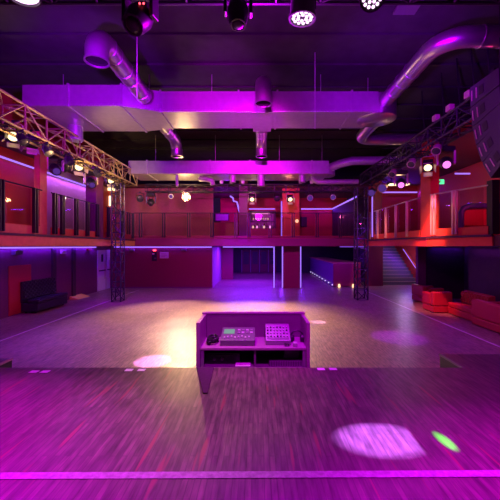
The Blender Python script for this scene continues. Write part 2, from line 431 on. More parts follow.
# ------------------------------------------------------------------ air ducts
def flange(root, x, y0, y1, z0, z1, w=.05, g=.03, m='galvanised'):
    mb = MB()
    mb.box(x - w/2, x + w/2, y0 - g, y1 + g, z0 - g, z0); mb.box(x - w/2, x + w/2, y0 - g, y1 + g, z1, z1 + g)
    mb.box(x - w/2, x + w/2, y0 - g, y0, z0, z1); mb.box(x - w/2, x + w/2, y1, y1 + g, z0, z1)
    mb.build('flange', m, root)
def arc(c, u, v, r, a0, a1, n=8):
    c = V(c); u = V(u); v = V(v)
    return [c + (u * math.cos(a0 + (a1 - a0) * i / n) + v * math.sin(a0 + (a1 - a0) * i / n)) * r for i in range(n + 1)]
def pipe(root, pts, r, mouth=False, bands=(), name='branch_duct', m='spiral_duct'):
    o = MB().tube(pts, r, 20, caps=not mouth).build(name, m, root, smooth=True)
    if mouth:
        a, b = V(pts[-2]), V(pts[-1]); t = (b - a).normalized()
        R = r[-1] if isinstance(r, (list, tuple)) else r
        MB().lathe(b - t * .03, t, [(0, R + .012), (.05, R + .018), (.05, R - .008), (.02, R - .012)], 20, False, False).build('mouth_ring', m, o, smooth=True)
        MB().lathe(b - t * .07, t, [(0, R - .003), (.09, R - .003)], 20, True, False).build('mouth_shade', 'duct_shade', o)  # black disc standing in for the shade inside the mouth
    for (k, f) in bands:
        p = V(pts[k]).lerp(V(pts[k + 1]), f); t = (V(pts[k + 1]) - V(pts[k])).normalized()
        R = r[k] if isinstance(r, (list, tuple)) else r
        MB().lathe(p - t * .02, t, [(0, R + .001), (.005, R + .012), (.035, R + .012), (.04, R + .001)], 20, False, False).build('band', m, o, smooth=True)
    return o
d1 = thing('air_duct', (-1.5, 9.7, 6.2), 'wide metal air duct nearest the stage with round downward branches', 'duct')
Y0, Y1, ZB, ZT = 9.05, 10.35, 6.2, 6.78
XR = X(378, 9.1)
mb = MB().box(-2.75, XR, Y0, Y1, ZB, ZT); mb.build('main_duct', 'galvanised', d1, bevel=.01)
Bx(-6.4, -3.72, 8.68, 10.62, ZB, ZT).build('wide_duct', 'galvanised', d1, bevel=.01)
mb = MB(); lo = [(-3.7, 8.68), (-2.78, Y0), (-2.78, Y1), (-3.7, 10.62)]
mb.prism([(x, y, ZB) for x, y in lo], (0, 0, 0), (0, 0, ZT - ZB)); mb.build('reducer', 'galvanised', d1)
for x in (-2.76, -1.1 + .55, .55, X(352, 9.05)): flange(d1, x, Y0, Y1, ZB, ZT)
for x in (-3.71, -5.15): flange(d1, x, 8.68, 10.62, ZB, ZT)
Bx(-.16, .42, Y0 - .05, Y1 + .16, ZB - .05, ZT - .02).build('branch_box', 'galvanised', d1, bevel=.008)
# forward branch on the left, ending in a downward elbow over the floor
bx = -3.12
pts = [(bx, 8.75, 6.5), (bx, 8.0, 6.5), (bx, 7.2, 6.5), (bx, 6.6, 6.5)] + arc((bx, 6.55, 6.15), (0, 0, 1), (0, -1, 0), .35, 0, PI/2, 7)[1:] + [(bx, 6.2, 5.98)]
pipe(d1, pts, .215, True, [(0, .35), (1, .2), (1, .7), (2, .5), (3, .0)])
pts = [(.13, 9.0, 6.52), (.13, 8.3, 6.52)] + arc((.13, 8.25, 6.17), (0, 0, 1), (0, -1, 0), .35, 0, PI/2, 7)[1:] + [(.13, 7.9, 5.92)]
pipe(d1, pts, .2, True, [(0, .5)])
# rearward branches
for x in (bx, .13):
    pts = [(x, 10.35, 6.4), (x, 11.6, 6.4), (x, 12.0, 6.38), (x, 12.2, 6.28), (x, 12.3, 6.1), (x, 12.3, 5.85)]
    pipe(d1, pts, .21, True, [(0, .4), (0, .8)])
# right end: drum, forward pipe turning away to the right, and a rear pipe
rx = 3.62
MB().lathe((3.55, 9.6, 6.15), (0, 0, 1), [(0, .52), (.03, .56), (.6, .56), (.63, .52)], 28).build('end_drum', 'spiral_duct', d1, smooth=True)
pts = [(rx, 9.4, 6.52), (rx, 8.6, 6.52), (rx, 7.4, 6.52), (rx, 6.9, 6.52)] + arc((rx + .55, 6.85, 6.52), (-1, 0, 0), (0, -1, 0), .55, 0, PI/2, 8)[1:] + [(5.2, 6.3, 6.52), (6.8, 6.3, 6.52), (8.0, 6.3, 6.52)]
pipe(d1, pts, .195, False, [(1, .1), (1, .5), (1, .9), (11, .2), (11, .6), (12, .1), (12, .4)])
pts = [(3.7, 9.9, 6.35), (3.7, 11.0, 6.35), (3.72, 11.4, 6.35)] + arc((4.17, 11.4, 6.35), (-1, 0, 0), (0, 1, 0), .45, 0, PI/2, 7)[1:] + [(5.6, 11.85, 6.35), (8.2, 11.85, 6.35)]
pipe(d1, pts, .2)
MB().lathe((-5.82, 10.2, 5.75), (0, 0, 1), [(0, .2), (.02, .22), (.449, .22)], 20).build('spigot', 'galvanised', d1, smooth=True)
# hangers up to the ceiling
for x, y in ((-5.9, 9.7), (-3.3, 9.7), (-1.4, 9.7), (1.9, 9.7), (3.4, 9.9)):
    MB().cyl((x, y, ZT), (x, y, CEIL), .012, n=6).build('hanger_rod', 'galvanised', d1)

d2 = thing('air_duct', (-.5, 15.0, 5.6), 'metal air duct far at the back above the gallery', 'duct')
Y0b, Y1b, ZBb, ZTb = 14.25, 15.75, 5.62, 6.2
Bx(X(128, 14.25), X(329, 14.25), Y0b, Y1b, ZBb, ZTb).build('main_duct', 'galvanised', d2, bevel=.01)
for u in (147, 210, 250, 312): flange(d2, X(u, 14.25), Y0b, Y1b, ZBb, ZTb, m='galvanised_dull')
MB().lathe((3.2, 15.0, 5.66), (0, 0, 1), [(0, .36), (.02, .4), (.5, .4), (.52, .36)], 24).build('end_drum', 'galvanised_dull', d2, smooth=True)
pipe(d2, [(3.3, 14.8, 6.0), (3.7, 14.5, 6.12), (4.2, 14.3, 6.2), (5.0, 14.25, 6.2), (7.5, 14.25, 6.2)], .19, m='galvanised_dull')
o_ = [(2.55, 15.0, 5.62), (2.6, 14.85, 5.45), (2.75, 14.7, 5.34), (3.1, 14.7, 5.34), (4.6, 14.7, 5.36)]
pipe(d2, o_, .11, m='galvanised_dull')
for u, r, l in ((177, .07, .5), (233, .12, .33), (302, .15, .33), (261, .17, .5)):
    x = X(u, 14.6)
    MB().lathe((x, 14.6, ZBb - l), (0, 0, 1), [(0, r), (l - .001, r)], 16).build('spigot', 'galvanised_dull', d2, smooth=True)
x = X(205, 14.5)
pipe(d2, [(x - .3, 15.1, ZBb), (x - .25, 14.8, 5.5), (x, 14.7, 5.47), (x + .28, 14.7, 5.4), (x + .33, 14.7, 5.2)], .12, m='galvanised_dull')
for x in (-4.8, -2.0, 1.0, 3.0):
    MB().cyl((x, 15.0, ZTb), (x, 15.0, CEIL), .012, n=6).build('hanger_rod', 'galvanised_dull', d2)

# thin cables from the ceiling
for (u, d, z0, lab) in ((137, 6.9, 5.6, 'thin pale cable hanging from the ceiling beside the left round duct'), (315, 8.6, 5.55, 'thin pale cable hanging from the ceiling before the right half of the duct')):
    x = X(u, d)
    tag(MB().cyl((x, d, z0), (x, d, CEIL), .008, n=6).build('cable', 'white_paint', at=(x, d, z0)), lab, 'cable')
x = X(409, 6.86)
tag(Bx(x - .24, x + .24, 6.7, 7.12, CEIL - .06, CEIL - .001).build('ceiling_panel', 'desk_grey', bevel=.005), 'small pale rectangular panel on the black ceiling, top right', 'panel')

# ------------------------------------------------------------------ stage lights
def clamp_and_yoke(root, top, piv, aim, half, m):
    """hook clamp at the top, stem, and a U-shaped yoke down to the pivots"""
    top = V(top); piv = V(piv)
    MB().cyl(top + V((0, 0, -.05)), top + V((0, 0, .02)), .035, n=8).cyl(top + V((-.03, 0, 0)), top + V((.03, 0, 0)), .02, n=8).build('clamp', 'dark_steel', root)
    a = V(aim); s = V((a.y, -a.x, 0))
    s = s.normalized() if s.length > .05 else V((1, 0, 0))
    zt = top.z - .05
    mid = V((piv.x, piv.y, zt))
    mb = MB()
    mb.tube([piv + s * half, V((piv.x, piv.y, zt - .03)) + s * half, mid + s * (half - .04), mid - s * (half - .04), V((piv.x, piv.y, zt - .03)) - s * half, piv - s * half], .016, 6)
    mb.build('yoke', m, root)
    return s
G = 'stage lights on the trusses'
def moving_head(top, target, label, lens='lens_magenta', k=1.0, body='black_plastic', yoke='black_plastic'):
    top = V(top); root = thing('moving_head_light', top, label, 'stage light', G)
    MB().cyl(top + V((0, 0, -.06)), top, .04, n=8).build('clamp', 'dark_steel', root)
    z = top.z - .06
    Bx(top.x - .17*k, top.x + .17*k, top.y - .13*k, top.y + .13*k, z - .14*k, z - .001).build('base', body, root, bevel=.02)
    piv = V((top.x, top.y, z - .40*k))
    aim = (V(target) - piv).normalized()
    s = V((aim.y, -aim.x, 0)); s = s.normalized() if s.length > .05 else V((1, 0, 0))
    t = s.cross(V((0, 0, 1)))
    R = Matrix((s, t, V((0, 0, 1)))).transposed()
    for q in (-1, 1):
        MB().obox(piv + s * q * .19*k + V((0, 0, .12*k)), (.05*k, .14*k, .34*k), R).build('yoke_arm', yoke, root, bevel=.012)
    hd = MB().lathe(piv - aim * .2*k, aim, [(0, .09*k), (.03*k, .125*k), (.2*k, .155*k), (.34*k, .14*k), (.42*k, .115*k)], 18).build('head', body, root, smooth=True)
    MB().lathe(piv + aim * .221*k, aim, [(0, .09*k), (.012*k, .085*k), (.03*k, .05*k)], 18).build('lens', lens, hd, smooth=True)
    MB().lathe(piv + aim * .205*k, aim, [(0, .12*k), (.03*k, .12*k), (.03*k, .095*k), (0, .095*k)], 18, False, False).build('lens_ring', 'dark_steel', hd)
    return root
def flood(top, target, label, lens='lamp_cream', k=1.0, body='black_matt'):
    top = V(top); root = thing('flood_light', top, label, 'stage light', G)
    piv = V((top.x, top.y, top.z - .36*k)); aim = (V(target) - piv).normalized()
    s = clamp_and_yoke(root, top, piv, aim, .2*k, 'bone_metal')
    R = look(aim)
    bo = MB().obox(piv - aim * .03*k, (.3*k, .3*k, .3*k), R).build('body', body, root, bevel=.02)
    MB().lathe(piv - aim * .25*k, aim, [(0, .09*k), (.06*k, .12*k)], 14).build('back_cap', body, bo, smooth=True)
    MB().lathe(piv + aim * .125*k, aim, [(0, .115*k), (.012*k, .11*k), (.025*k, .07*k)], 18).build('lens', lens, bo, smooth=True)
    for (dx, dy) in ((1, 0), (-1, 0), (0, 1), (0, -1)):
        off = R @ V((dx * .2*k, dy * .2*k, .2*k))
        ax = R @ V((dx * .4, dy * .4, 1)).normalized()
        side = R @ V((dy, dx, 0)) ; side.normalize()
        nn = ax.cross(side)
        RR = Matrix((side, nn, ax)).transposed()
        MB().obox(piv + off, (.26*k, .008, .17*k), RR).build('barn_door', 'bone_metal', bo)
    return root
def par_can(top, target, label, k=1.0, body='black_plastic', leds=0, lens='lens_violet', rim=None, ledm='led_white'):
    top = V(top); root = thing('par_can_light', top, label, 'stage light', G)
    piv = V((top.x, top.y, top.z - .34*k)); aim = (V(target) - piv).normalized()
    clamp_and_yoke(root, top, piv, aim, .2*k, 'black_matt')
    bo = MB().lathe(piv - aim * .2*k, aim, [(0, .1*k), (.03*k, .14*k), (.1*k, .165*k), (.36*k, .17*k)], 24).build('can', body, root, smooth=True)
    MB().lathe(piv + aim * .15*k, aim, [(0, .172*k), (0, .185*k), (.04*k, .185*k), (.04*k, .16*k), (.012*k, .16*k)], 24, False, False).build('rim', rim or body, bo, smooth=True)
    R = look(aim); f = piv + aim * .161*k
    if leds:
        MB().lathe(f, aim, [(0, .15*k), (.004, .15*k)], 24).build('face_plate', 'black_matt', bo)
        spots = [(0, 0)] if leds == 19 else []
        spots += [(.062 * math.cos(2*PI*i/6), .062 * math.sin(2*PI*i/6)) for i in range(6)]
        spots += [(.12 * math.cos(2*PI*i/12 + .2), .12 * math.sin(2*PI*i/12 + .2)) for i in range(12)]
        for x, y in spots:
            MB().lathe(f + R @ V((x*k, y*k, .004)), aim, [(0, .0245*k), (.012*k, .022*k), (.02*k, .012*k)], 10).build('led_lens', ledm, bo, smooth=True)
    else:
        MB().lathe(f, aim, [(0, .155*k), (.015*k, .13*k), (.022*k, .06*k)], 20).build('lens', lens, bo, smooth=True)
    return root
# hung from the truss above the stage front (chords at z 5.85)
zf = 5.59 - .026
def at_front(u, v, k): return (X(u, 4.0), 3.8, zf)
par_can((X(303, 3.8), 3.8, 5.565), (.4, 4.05, 2.0), 'glowing LED par can with round pinkish lenses, left of the two at top', .88, leds=18, body='desk_grey')
par_can((X(371, 3.8), 3.8, 5.64), (.9, 1.6, 3.4), 'glowing LED par can cut by the top edge, left of the pale ceiling panel', .8, leds=19, body='dark_steel')
moving_head((X(140, 3.8), 3.8, zf), (-1.9, 1.9, 2.5), 'dark moving head with red indicator dots hanging above the left round duct', 'black_plastic', .98)
moving_head((X(238, 3.8), 3.8, zf), (-.2, 3.3, 2), 'dark moving head at top centre of the picture', 'black_plastic', .8)
par_can((X(21, 3.7), 3.72, 5.77), (-2.45, 4.1, 2.5), 'lamp with bright white face at the top left corner', .92, lens='led_white')
for x in (X(305, 3.8), X(372, 3.8)): pass
for u in (137.5, 141.5):
    x = X(u, 3.6)
    tag(MB().lathe((x, 3.668, Z(3, 3.66)), (0, -1, 0), [(0, .012), (.01, .008)], 8).build('indicator_dot', 'led_red'), 'red indicator dot on the dark moving head, %s of two' % ('left' if u < 139 else 'right'), 'indicator light')
# hung under the left truss (bottom chords at z 5.22)
zl = 5.22 - .034
def lt(u, inner=False):
    x = LTX + (.275 if inner else -.6)
    return x, x * F / (u - CX)
def arm(root, z, x0, x1, y):
    root_x = ROOT[root.name].x
    MB().cyl((root_x, y, z), (x1, y, z), .018, n=6).build('side_arm', 'dark_steel', root)
for (kind, u, tgt, lab, k) in (
    ('flood', 13, (-2, 3, 1), 'cream lit flood light with open barn doors, nearest on the left truss', 1.05),
    ('par', 1, (-5, 2, 3), 'dark can light at left picture edge under the left truss', .75),
    ('flood', 31, (-7.5, 10, 2.9), 'dark flood light hanging second along the left truss', 1.0),
    ('head', 55, (-2.5, 6, 2.0), 'moving head with bone yoke facing us under the left truss, nearer one', 1.15),
    ('par', 65, (-4, 4, 1.5), 'round dark can light beside the nearer left moving head', 1.05),
    ('flood', 78, (-1, 6, 1), 'flood light with glowing square barn doors on the left truss, midway', 1.15),
    ('head', 91, (-3, 8, 1.6), 'moving head with bone yoke under the left truss, farther one', 1.15),
    ('flood', 110, (-1, 9, 1), 'flood light with glowing barn doors on the left truss, second last', 1.1),
    ('par', 117, (-2, 9, 1), 'small violet can light near far end of the left truss', .9),
    ):
    x, y = lt(u)
    zt_ = 5.74 if kind == 'flood' else 5.40 if kind == 'head' else 5.5
    if kind == 'flood': f_ = flood((x, y, zt_), tgt, lab, 'lamp_cream' if u != 31 else 'black_plastic', k)
    elif kind == 'head': f_ = moving_head((x, y, zt_), tgt, lab, 'lens_violet', k, yoke='bone_metal')
    else: f_ = par_can((x, y, zt_), tgt, lab, k, body='black_plastic' if u < 100 else 'pale_plastic', lens='black_plastic')
    arm(f_, zt_, x, LTX - .275, y)
# small dark fixtures clamped to the inner chord
for (u, lab) in ((22, 'small dark can light on inner chord of the left truss, nearest'), (47, 'small dark can light on inner chord of the left truss, second'),
                 (69, 'small dark can light on inner chord of the left truss, third'), (97, 'small dark can light on inner chord of the left truss, last')):
    x, y = lt(u, True)
    par_can((x, y, zl), (x + 2.5, y - .6, 1.5), lab, .62, body='black_plastic', lens='black_plastic')
# right truss
zr = 5.38 - .03
def rt(u, inner=False):
    x = RTX + (-.25 if inner else .25)
    return x, x * F / (u - CX)
for (kind, u, tgt, lab, k, lens) in (
    ('head', 446, (2.2, 2.5, 1.4), 'moving head with magenta lens beside the red pillar on the right truss', 1.15, 'lens_magenta'),
    ('flood', 428, (3.0, 6, 1.0), 'flood light with glowing barn doors right above the red pillar', 1.0, 'lamp_cream'),
    ('head', 401, (2.8, 6, 1.6), 'moving head with magenta lens over the steel railing posts, right truss', 1.2, 'lens_magenta'),
    ('par', 383, (1.5, 8, 1.5), 'pale boxy can light near far end of the right truss', 1.05, 'lens_violet'),
    ('par', 372, (1.5, 9, 1.5), 'dark can light at far end of the right truss', 1.0, 'lens_violet')):
    x, y = rt(u)
    if kind == 'flood': flood((x, y, zr), tgt, lab, lens, k)
    elif kind == 'head': moving_head((x, y, zr), tgt, lab, lens, k, yoke='bone_metal')
    else: par_can((x, y, zr), tgt, lab, k, body='bone_metal' if u == 383 else 'black_plastic', lens=lens)
x, y = rt(485, True)
par_can((x, y, 5.72), (3.6, 4.2, 4.1), 'violet faced can light above the line array speaker', .85, body='pale_plastic', lens='lens_violet')
for (u, lab) in ((393, 'small dark can light on inner chord of the right truss, farthest'), (412, 'small dark can light on inner chord of the right truss, middle one'), (437, 'small dark can light on inner chord of the right truss, nearest')):
    x, y = rt(u, True)
    par_can((x, y, zr), (x - 2, y - 2, 2.5), lab, .7, body='bone_metal', lens='black_plastic')
# pale junction boxes standing on the right truss
for (u, lab) in ((483, 'pale junction box on the right truss, nearest the picture edge'), (469, 'pale junction box on the right truss, second from picture edge'),
                 (450, 'pale junction box on the right truss, third from picture edge'), (436, 'pale junction box on the right truss, farthest')):
    x, y = rt(u, True)
    tag(Bx(x - .07, x + .07, y - .09, y + .09, 5.911, 6.07).build('junction_box', 'bone_metal', bevel=.01), lab, 'junction box', 'junction boxes on the right truss')
for k_, (u, h_) in enumerate(((492, .5), (476, .42), (461, .5), (445, .35), (425, .45))):
    x, y = rt(u)
    lab = ['dark support strut above the right truss, %s' % w for w in ('first from the picture edge', 'second from the picture edge', 'third from the picture edge', 'fourth from the picture edge', 'farthest of all')][k_]
    tag(MB().cyl((x, y, 5.91), (x, y + .2, CEIL), .022, n=6).build('hanger_strut', 'dark_steel', at=(x, y, 5.91)), lab, 'strut', 'struts above the right truss')
# cable swags along both trusses
def swag(pts, label, r=.022):
    path = []
    for a, b in zip(pts, pts[1:]):
        for i in range(8):
            t = i / 8; p = V(a).lerp(V(b), t); p.z -= .16 * math.sin(PI * t); path.append(p)
    path.append(V(pts[-1]))
    tag(MB().tube(path, r, 6).build('cable', 'black_matt', at=pts[0]), label, 'cable')
swag([(LTX + .08, y, 5.27) for y in (5, 6.3, 7.7, 9.1, 10.6, 12.1, 13.6, 14.9)], 'black cable looped along the inside of the left truss')
swag([(RTX + .05, y, 5.43) for y in (5, 6.2, 7.2, 8.6, 9.8, 11.2, 12.8, 14.2, 15.4)], 'black cable looped along the inside of the right truss')
# back truss
zb = 5.10 - .024
yb = 15.87
def bt(u): return X(u, yb)
flood((bt(186), yb, zb + .06), (0, 2.0, 1.6), 'blazing warm lamp under the back truss, brightest light of all', 'lamp_warm', .8)
flood((bt(252), yb, zb), (0, 8, 0), 'warm flood light on the back truss between plum and red pillars', 'lamp_cream', .9)
flood((bt(290), yb, zb), (2, 8, 0), 'warm flood light on the back truss before the red pillar', 'lamp_cream', .9)
par_can((bt(310), yb, zb), (1.5, 6, 1), 'small violet can light on the back truss right of the red pillar', .8, lens='lens_violet', body='pale_plastic')
par_can((bt(333), yb, zb), (2.0, 6, 1), 'small can light on the back truss, rightmost', .7, lens='lens_violet', body='pale_plastic')
par_can((bt(277), yb, zb), (.8, 6, 1), 'small black can light on the back truss left of the red pillar', .85, lens='black_plastic')
moving_head((bt(151), yb, zb), (-3, 8, 1), 'dark moving head on the back truss before the brick wall', 'black_plastic', 1.1)
par_can((bt(140), yb, zb), (-2, 6, 1), 'dark can light on the back truss, leftmost', .9, lens='black_plastic')
par_can((bt(171), yb, zb), (-2, 6, 2), 'small pale can light on the back truss left of the blazing lamp', .6, lens='lens_violet', body='pale_plastic')
for u, lab in ((222, 'first'), (232, 'second'), (243, 'third'), (262, 'fourth'), (300, 'fifth'), (311, 'sixth')):
    x = X(u, 16.05)
    tag(MB().lathe((x, 15.87, 5.486), (0, 0, 1), [(0, .07), (.05, .09), (.14, .09), (.16, .06)], 12).build('cap_light', 'pale_plastic', smooth=True), 'small round lamp cap on top of the back truss, %s from the left' % lab, 'lamp', 'lamp caps on the back truss')

# ------------------------------------------------------------------ balcony railings
def railing(pts, zbase, ztop, label, posts, kick='orange_timber', postm='dark_steel', twin=True, kh=.24):
    """glass railing: kickboard, panes between double flat posts, and a top rail; posts: distances along the run"""
    P = [V((x, y, 0)) for x, y in pts]
    seg = [(P[i + 1] - P[i]).length for i in range(len(P) - 1)]
    def along(t):
        for i, L in enumerate(seg):
            if t <= L or i == len(seg) - 1:
                return P[i].lerp(P[i + 1], t / L), (P[i + 1] - P[i]).normalized()
            t -= L
    root = thing('glass_railing', (P[0].x, P[0].y, zbase), label, 'railing', 'glass railings along the balconies')
    tot = sum(seg)
    mb = MB()
    path = [V((p.x, p.y, ztop)) for p in P]
    mb.tube(path, .022, 8); mb.build('top_rail', postm if postm == 'dark_steel' else 'brushed_steel', root, smooth=True)
    for i in range(len(P) - 1):
        a, b = P[i], P[i + 1]
        mb = MB(); mb.prism(*quad_run(a.xy, b.xy, .03, zbase + .005, zbase + kh)); mb.build('kickboard', kick, root)
    for t in posts:
        p, tg = along(t)
        nr = V((-tg.y, tg.x, 0)); R = Matrix((tg, nr, V((0, 0, 1)))).transposed()
        for q in ((-.055, .055) if twin else (0,)):
            MB().obox(V((p.x, p.y, (zbase + ztop) / 2 + .02)) + tg * q - nr * .05, (.05, .09, ztop - zbase - .03), R).build('post', postm, root, bevel=.006)
    cuts = sorted(set([0] + list(posts) + [tot] + [sum(seg[:i + 1]) for i in range(len(seg) - 1)]))
    for a, b in zip(cuts, cuts[1:]):
        if b - a < .3: continue
        pa, tg = along(a + .12); pb, _ = along(b - .12)
        mb = MB(); mb.prism(*quad_run(pa.xy, pb.xy, .012, zbase + kh + .02, ztop - .04)); mb.build('pane', 'railing_glass', root)
ZL = 2.745
railing([(LE - .02, 6.0), (LE - .02, 9.65)], ZL, 4.08, 'glass balcony railing on the left, nearest the stage', [.6, 2.06, 3.3])
railing([(LE - .02, 10.1), (LE - .02, 13.05)], ZL, 4.08, 'glass balcony railing on the left between timber and plum pillars', [.1, .5, 1.3, 2.05, 2.8], 'red_wall')
railing([(LE - .02, 13.75), (LE - .02, BE - .15)], ZL, 4.08, 'glass balcony railing on the left beyond the plum pillar', [.1, 1.5, 2.8], 'burgundy_wall')
bp_ = [X(u, BE - .1) - LE for u in (129, 141, 164, 189, 212, 236, 249, 270, 293, 317, 340)]
railing([(LE, BE - .1), (RE - .2, BE - .1)], 2.81, 4.12, 'long glass railing of the back gallery', bp_, 'burgundy_wall', kh=.12)
ra = [16.55 - d for d in (15.3, 14.35, 13.3, 12.3)]
railing([(RE + .02, 16.55), (RE + .02, 11.45)], 2.725, 4.12, 'glass balcony railing on the right beyond the red pillar', [.3] + ra, 'red_pillar', 'brushed_steel', False)
railing([(RE + .06, 10.65), (6.5, 9.05)], 2.725, 4.12, 'glass balcony railing on the right nearest the stage', [.06, .8], 'red_pillar', 'brushed_steel')
tag(Bx(6.53, 6.75, 8.92, 9.15, 2.73, 4.25).build('newel_post', 'black_matt', bevel=.01), 'thick black post ending the right balcony railing', 'post')

# balcony furniture and signs
b_ = thing('booth_seat', (7.75, 11.3, 2.705), 'dark blue booth seat seen through the right balcony glass', 'seat')
mat('navy', (.03, .03, .12), .45, var=.2)
MB().tube([(7.1, 11.2, 2.8), (7.1, 11.2, 3.55), (7.2, 11.2, 3.72), (7.4, 11.2, 3.8), (8.5, 11.2, 3.8)], .1, 10).build('frame', 'navy', b_, smooth=True)
Bx(7.2, 8.5, 11.25, 11.4, 3.1, 3.7).build('backrest', 'red_leather', b_, bevel=.04)
Bx(7.2, 8.5, 11.4, 12.0, 2.71, 3.09).build('seat', 'red_leather', b_, bevel=.04)
e_ = thing('exit_sign', (X(440, 13.3), 13.3, 4.98), 'small green exit sign above the right balcony glass', 'sign')
Bx(e_.location.x - .18, e_.location.x + .18, 13.3, 13.36, 4.98, 5.17).build('sign_box', 'exit_green', e_, bevel=.005)
mb = MB(); ex = e_.location.x
mb.box(ex - .03, ex + .02, 13.292, 13.299, 5.03, 5.11); mb.box(ex - .01, ex + .03, 13.292, 13.299, 5.115, 5.14); mb.box(ex + .05, ex + .13, 13.292, 13.299, 5.06, 5.08); mb.box(ex - .13, ex - .06, 13.292, 13.299, 5.02, 5.14)
mb.build('running_figure_symbol', 'key_white', e_)
MB().cyl((ex, 13.33, 5.171), (ex, 13.33, UP), .01, n=6).build('hanger_rod', 'dark_steel', e_)
tag(Bx(X(460, 12), X(469.5, 12), 12.0, 12.1, Z(152.5, 12), Z(147.5, 12)).build('sign_plate', 'pale_plastic', bevel=.006), 'small blank pale plate high beside the line array speaker', 'sign')
x = X(398.5, 14)
t_ = thing('ceiling_lamp', (x, 14.0, 5.06), 'flat warm white lamp glowing above the right balcony', 'lamp')
Bx(x - .42, x + .42, 13.85, 14.15, 5.06, 5.11).build('diffuser', 'lamp_tube', t_, bevel=.01)
Bx(x - .44, x + .44, 13.83, 14.17, 5.111, 5.16).build('housing', 'dark_steel', t_)
for q in (-.3, .3): MB().cyl((x + q, 14, 5.161), (x + q, 14, UP + .5), .012, n=6).build('hanger_rod', 'dark_steel', t_)
tag(Bx(X(106.3, 18.2), X(110, 18.2), 18.24, 18.29, Z(206, 18.3), Z(196, 18.3)).build('wall_panel', 'lamp_tube'), 'small glowing white panel on the brick wall left of the left tower', 'light')
tag(Bx(X(103, 18), X(113, 18), 18.1, 18.25, Z(190, 18), Z(187, 18)).build('ceiling_light_bar', 'lamp_cream', bevel=.004), 'short bright light bar high in the back left corner', 'light')

# ------------------------------------------------------------------ bar shelf upstairs
bs = thing('bar_shelf', (X(262.5, 21.6), 21.6, 2.77), 'lit bar shelf with red counter behind the gallery rail', 'shelf')
xa, xb = X(250.5, 21.6), X(274.5, 21.6)
z = lambda v: Z(v, 21.6)
MB().box(xa - .08, xa, 21.3, 21.95, 2.75, z(212)).box(xb, xb + .08, 21.3, 21.95, 2.75, z(212)).box(xa - .08, xb + .08, 21.3, 21.95, z(212) + .001, z(211)).build('frame', 'plum_pillar', bs)
Bx(xa, xb, 21.9, 21.95, 3.3, z(212)).build('back_panel', 'pale_wall', bs)
for v in (228, 221): Bx(xa + .001, xb - .001, 21.5, 21.9, z(v), z(v) + .03).build('shelf', 'console_purple', bs)
for v, m_ in ((219, 'bar_glow_warm'), (213.4, 'bar_glow')): Bx(xa + .1, xb - .3, 21.84, 21.88, z(v), z(v) + .06).build('light_strip', m_, bs)
Bx(xa - .05, xb + .05, 20.7, 21.1, 2.75, z(229)).build('counter', 'red_leather', bs)
n = 0
for sv, ys in ((228, 21.68), (221, 21.68)):
    for i in range(9):
        x = xa + .12 + i * (xb - xa - .2) / 8.6 + random.uniform(-.02, .02)
        hgt = random.uniform(.22, .34); zz_ = z(sv) + .031
        b_ = tag(MB().lathe((x, ys, zz_), (0, 0, 1), [(0, .045), (hgt * .6, .045), (hgt * .75, .018), (hgt, .018)], 10).build('bottle', random.choice(['bottle_glass', 'bottle_pale', 'bottle_glass']), smooth=True),
            'small bottle standing on the lit bar shelf upstairs', 'bottle', 'bottles on the bar shelf')
for i, u in enumerate((253, 257, 264, 270)):
    x = X(u, 20.9)
    tag(MB().lathe((x, 20.9, z(229) + .002), (0, 0, 1), [(0, .05), (.02, .05), (.1, .07), (.16, .05), (.18, .02)], 12).build('candle_lamp', 'bar_glow' if i % 2 else 'bar_glow_warm', smooth=True),
        'small glowing lamp on the red bar counter, %s from the left' % ('first', 'second', 'third', 'fourth')[i], 'lamp', 'small lamps on the bar counter')
pic = thing('framed_picture', (X(225, 21.6), 21.95, Z(222, 21.9)), 'pale lilac framed picture left of the plum pillar upstairs', 'picture')
Bx(X(215, 21.9), X(229, 21.9), 21.93, 21.99, Z(221, 21.9), Z(213.5, 21.9)).build('frame', 'plum_pillar', pic)
Bx(X(216, 21.9), X(228, 21.9), 21.915, 21.929, Z(220.3, 21.9), Z(214.2, 21.9)).build('print', 'pale_plastic', pic)
tag(Bx(X(214, 20), X(238, 20), 20.0, 20.4, 2.75, Z(222, 20)).build('counter', 'orange_timber', bevel=.02), 'brown timber counter below the lilac picture upstairs', 'counter')
tag(MB().lathe((X(297, 18.2), 18.29, Z(221, 18.2)), (0, -1, 0), [(0, .09), (.06, .1), (.12, .05)], 14).build('wall_lamp', 'wall_lamp', smooth=True), 'round glowing wall lamp on the upper red pillar', 'lamp')
tag(Bx(X(300.5, 21.9), X(307, 21.9), 21.9, 21.99, Z(227, 21.9), Z(217, 21.9)).build('wall_speaker', 'black_plastic', bevel=.01), 'black box on the red wall right of the upper red pillar', 'speaker')

# ------------------------------------------------------------------ things on the lower walls
xw = LW + .03
def wallbox(u, v0, v1, w, dep, name, m, label, cat):
    d = (xw) * F / (u - CX)
    return tag(Bx(xw + .001, xw + dep, d - w/2, d + w/2, Z(v1, d), Z(v0, d)).build(name, m, bevel=.012), label, cat)
wallbox(15, 250, 255, .36, .16, 'wall_speaker', 'desk_grey', 'small grey speaker under the balcony above the tufted bench', 'speaker')
wallbox(62, 250, 254, .3, .1, 'emergency_light', 'pale_plastic', 'small pale light box between the battens on the left wall', 'light box')
wallbox(88, 249.2, 250.6, .35, .1, 'emergency_light', 'red_leather', 'small dark red box high on the left wall near the doors', 'light box')
tag(Bx(xw + .001, xw + .04, 10.85, 11.9, .02, 1.72).build('wall_panel', 'red_leather', bevel=.01), 'bright red upright panel on the left wall behind the tufted bench', 'panel')
tag(MB().prism([(xw + .02, 14.35, .001), (xw + .45, 14.35, .001), (xw + .02, 14.35, .13)], (0, 0, 0), (0, .95, 0)).build('door_wedge', 'yellow'), 'yellow wedge lying on floor against the left wall', 'wedge')  # yellow wedge-shaped block at the foot of the wall
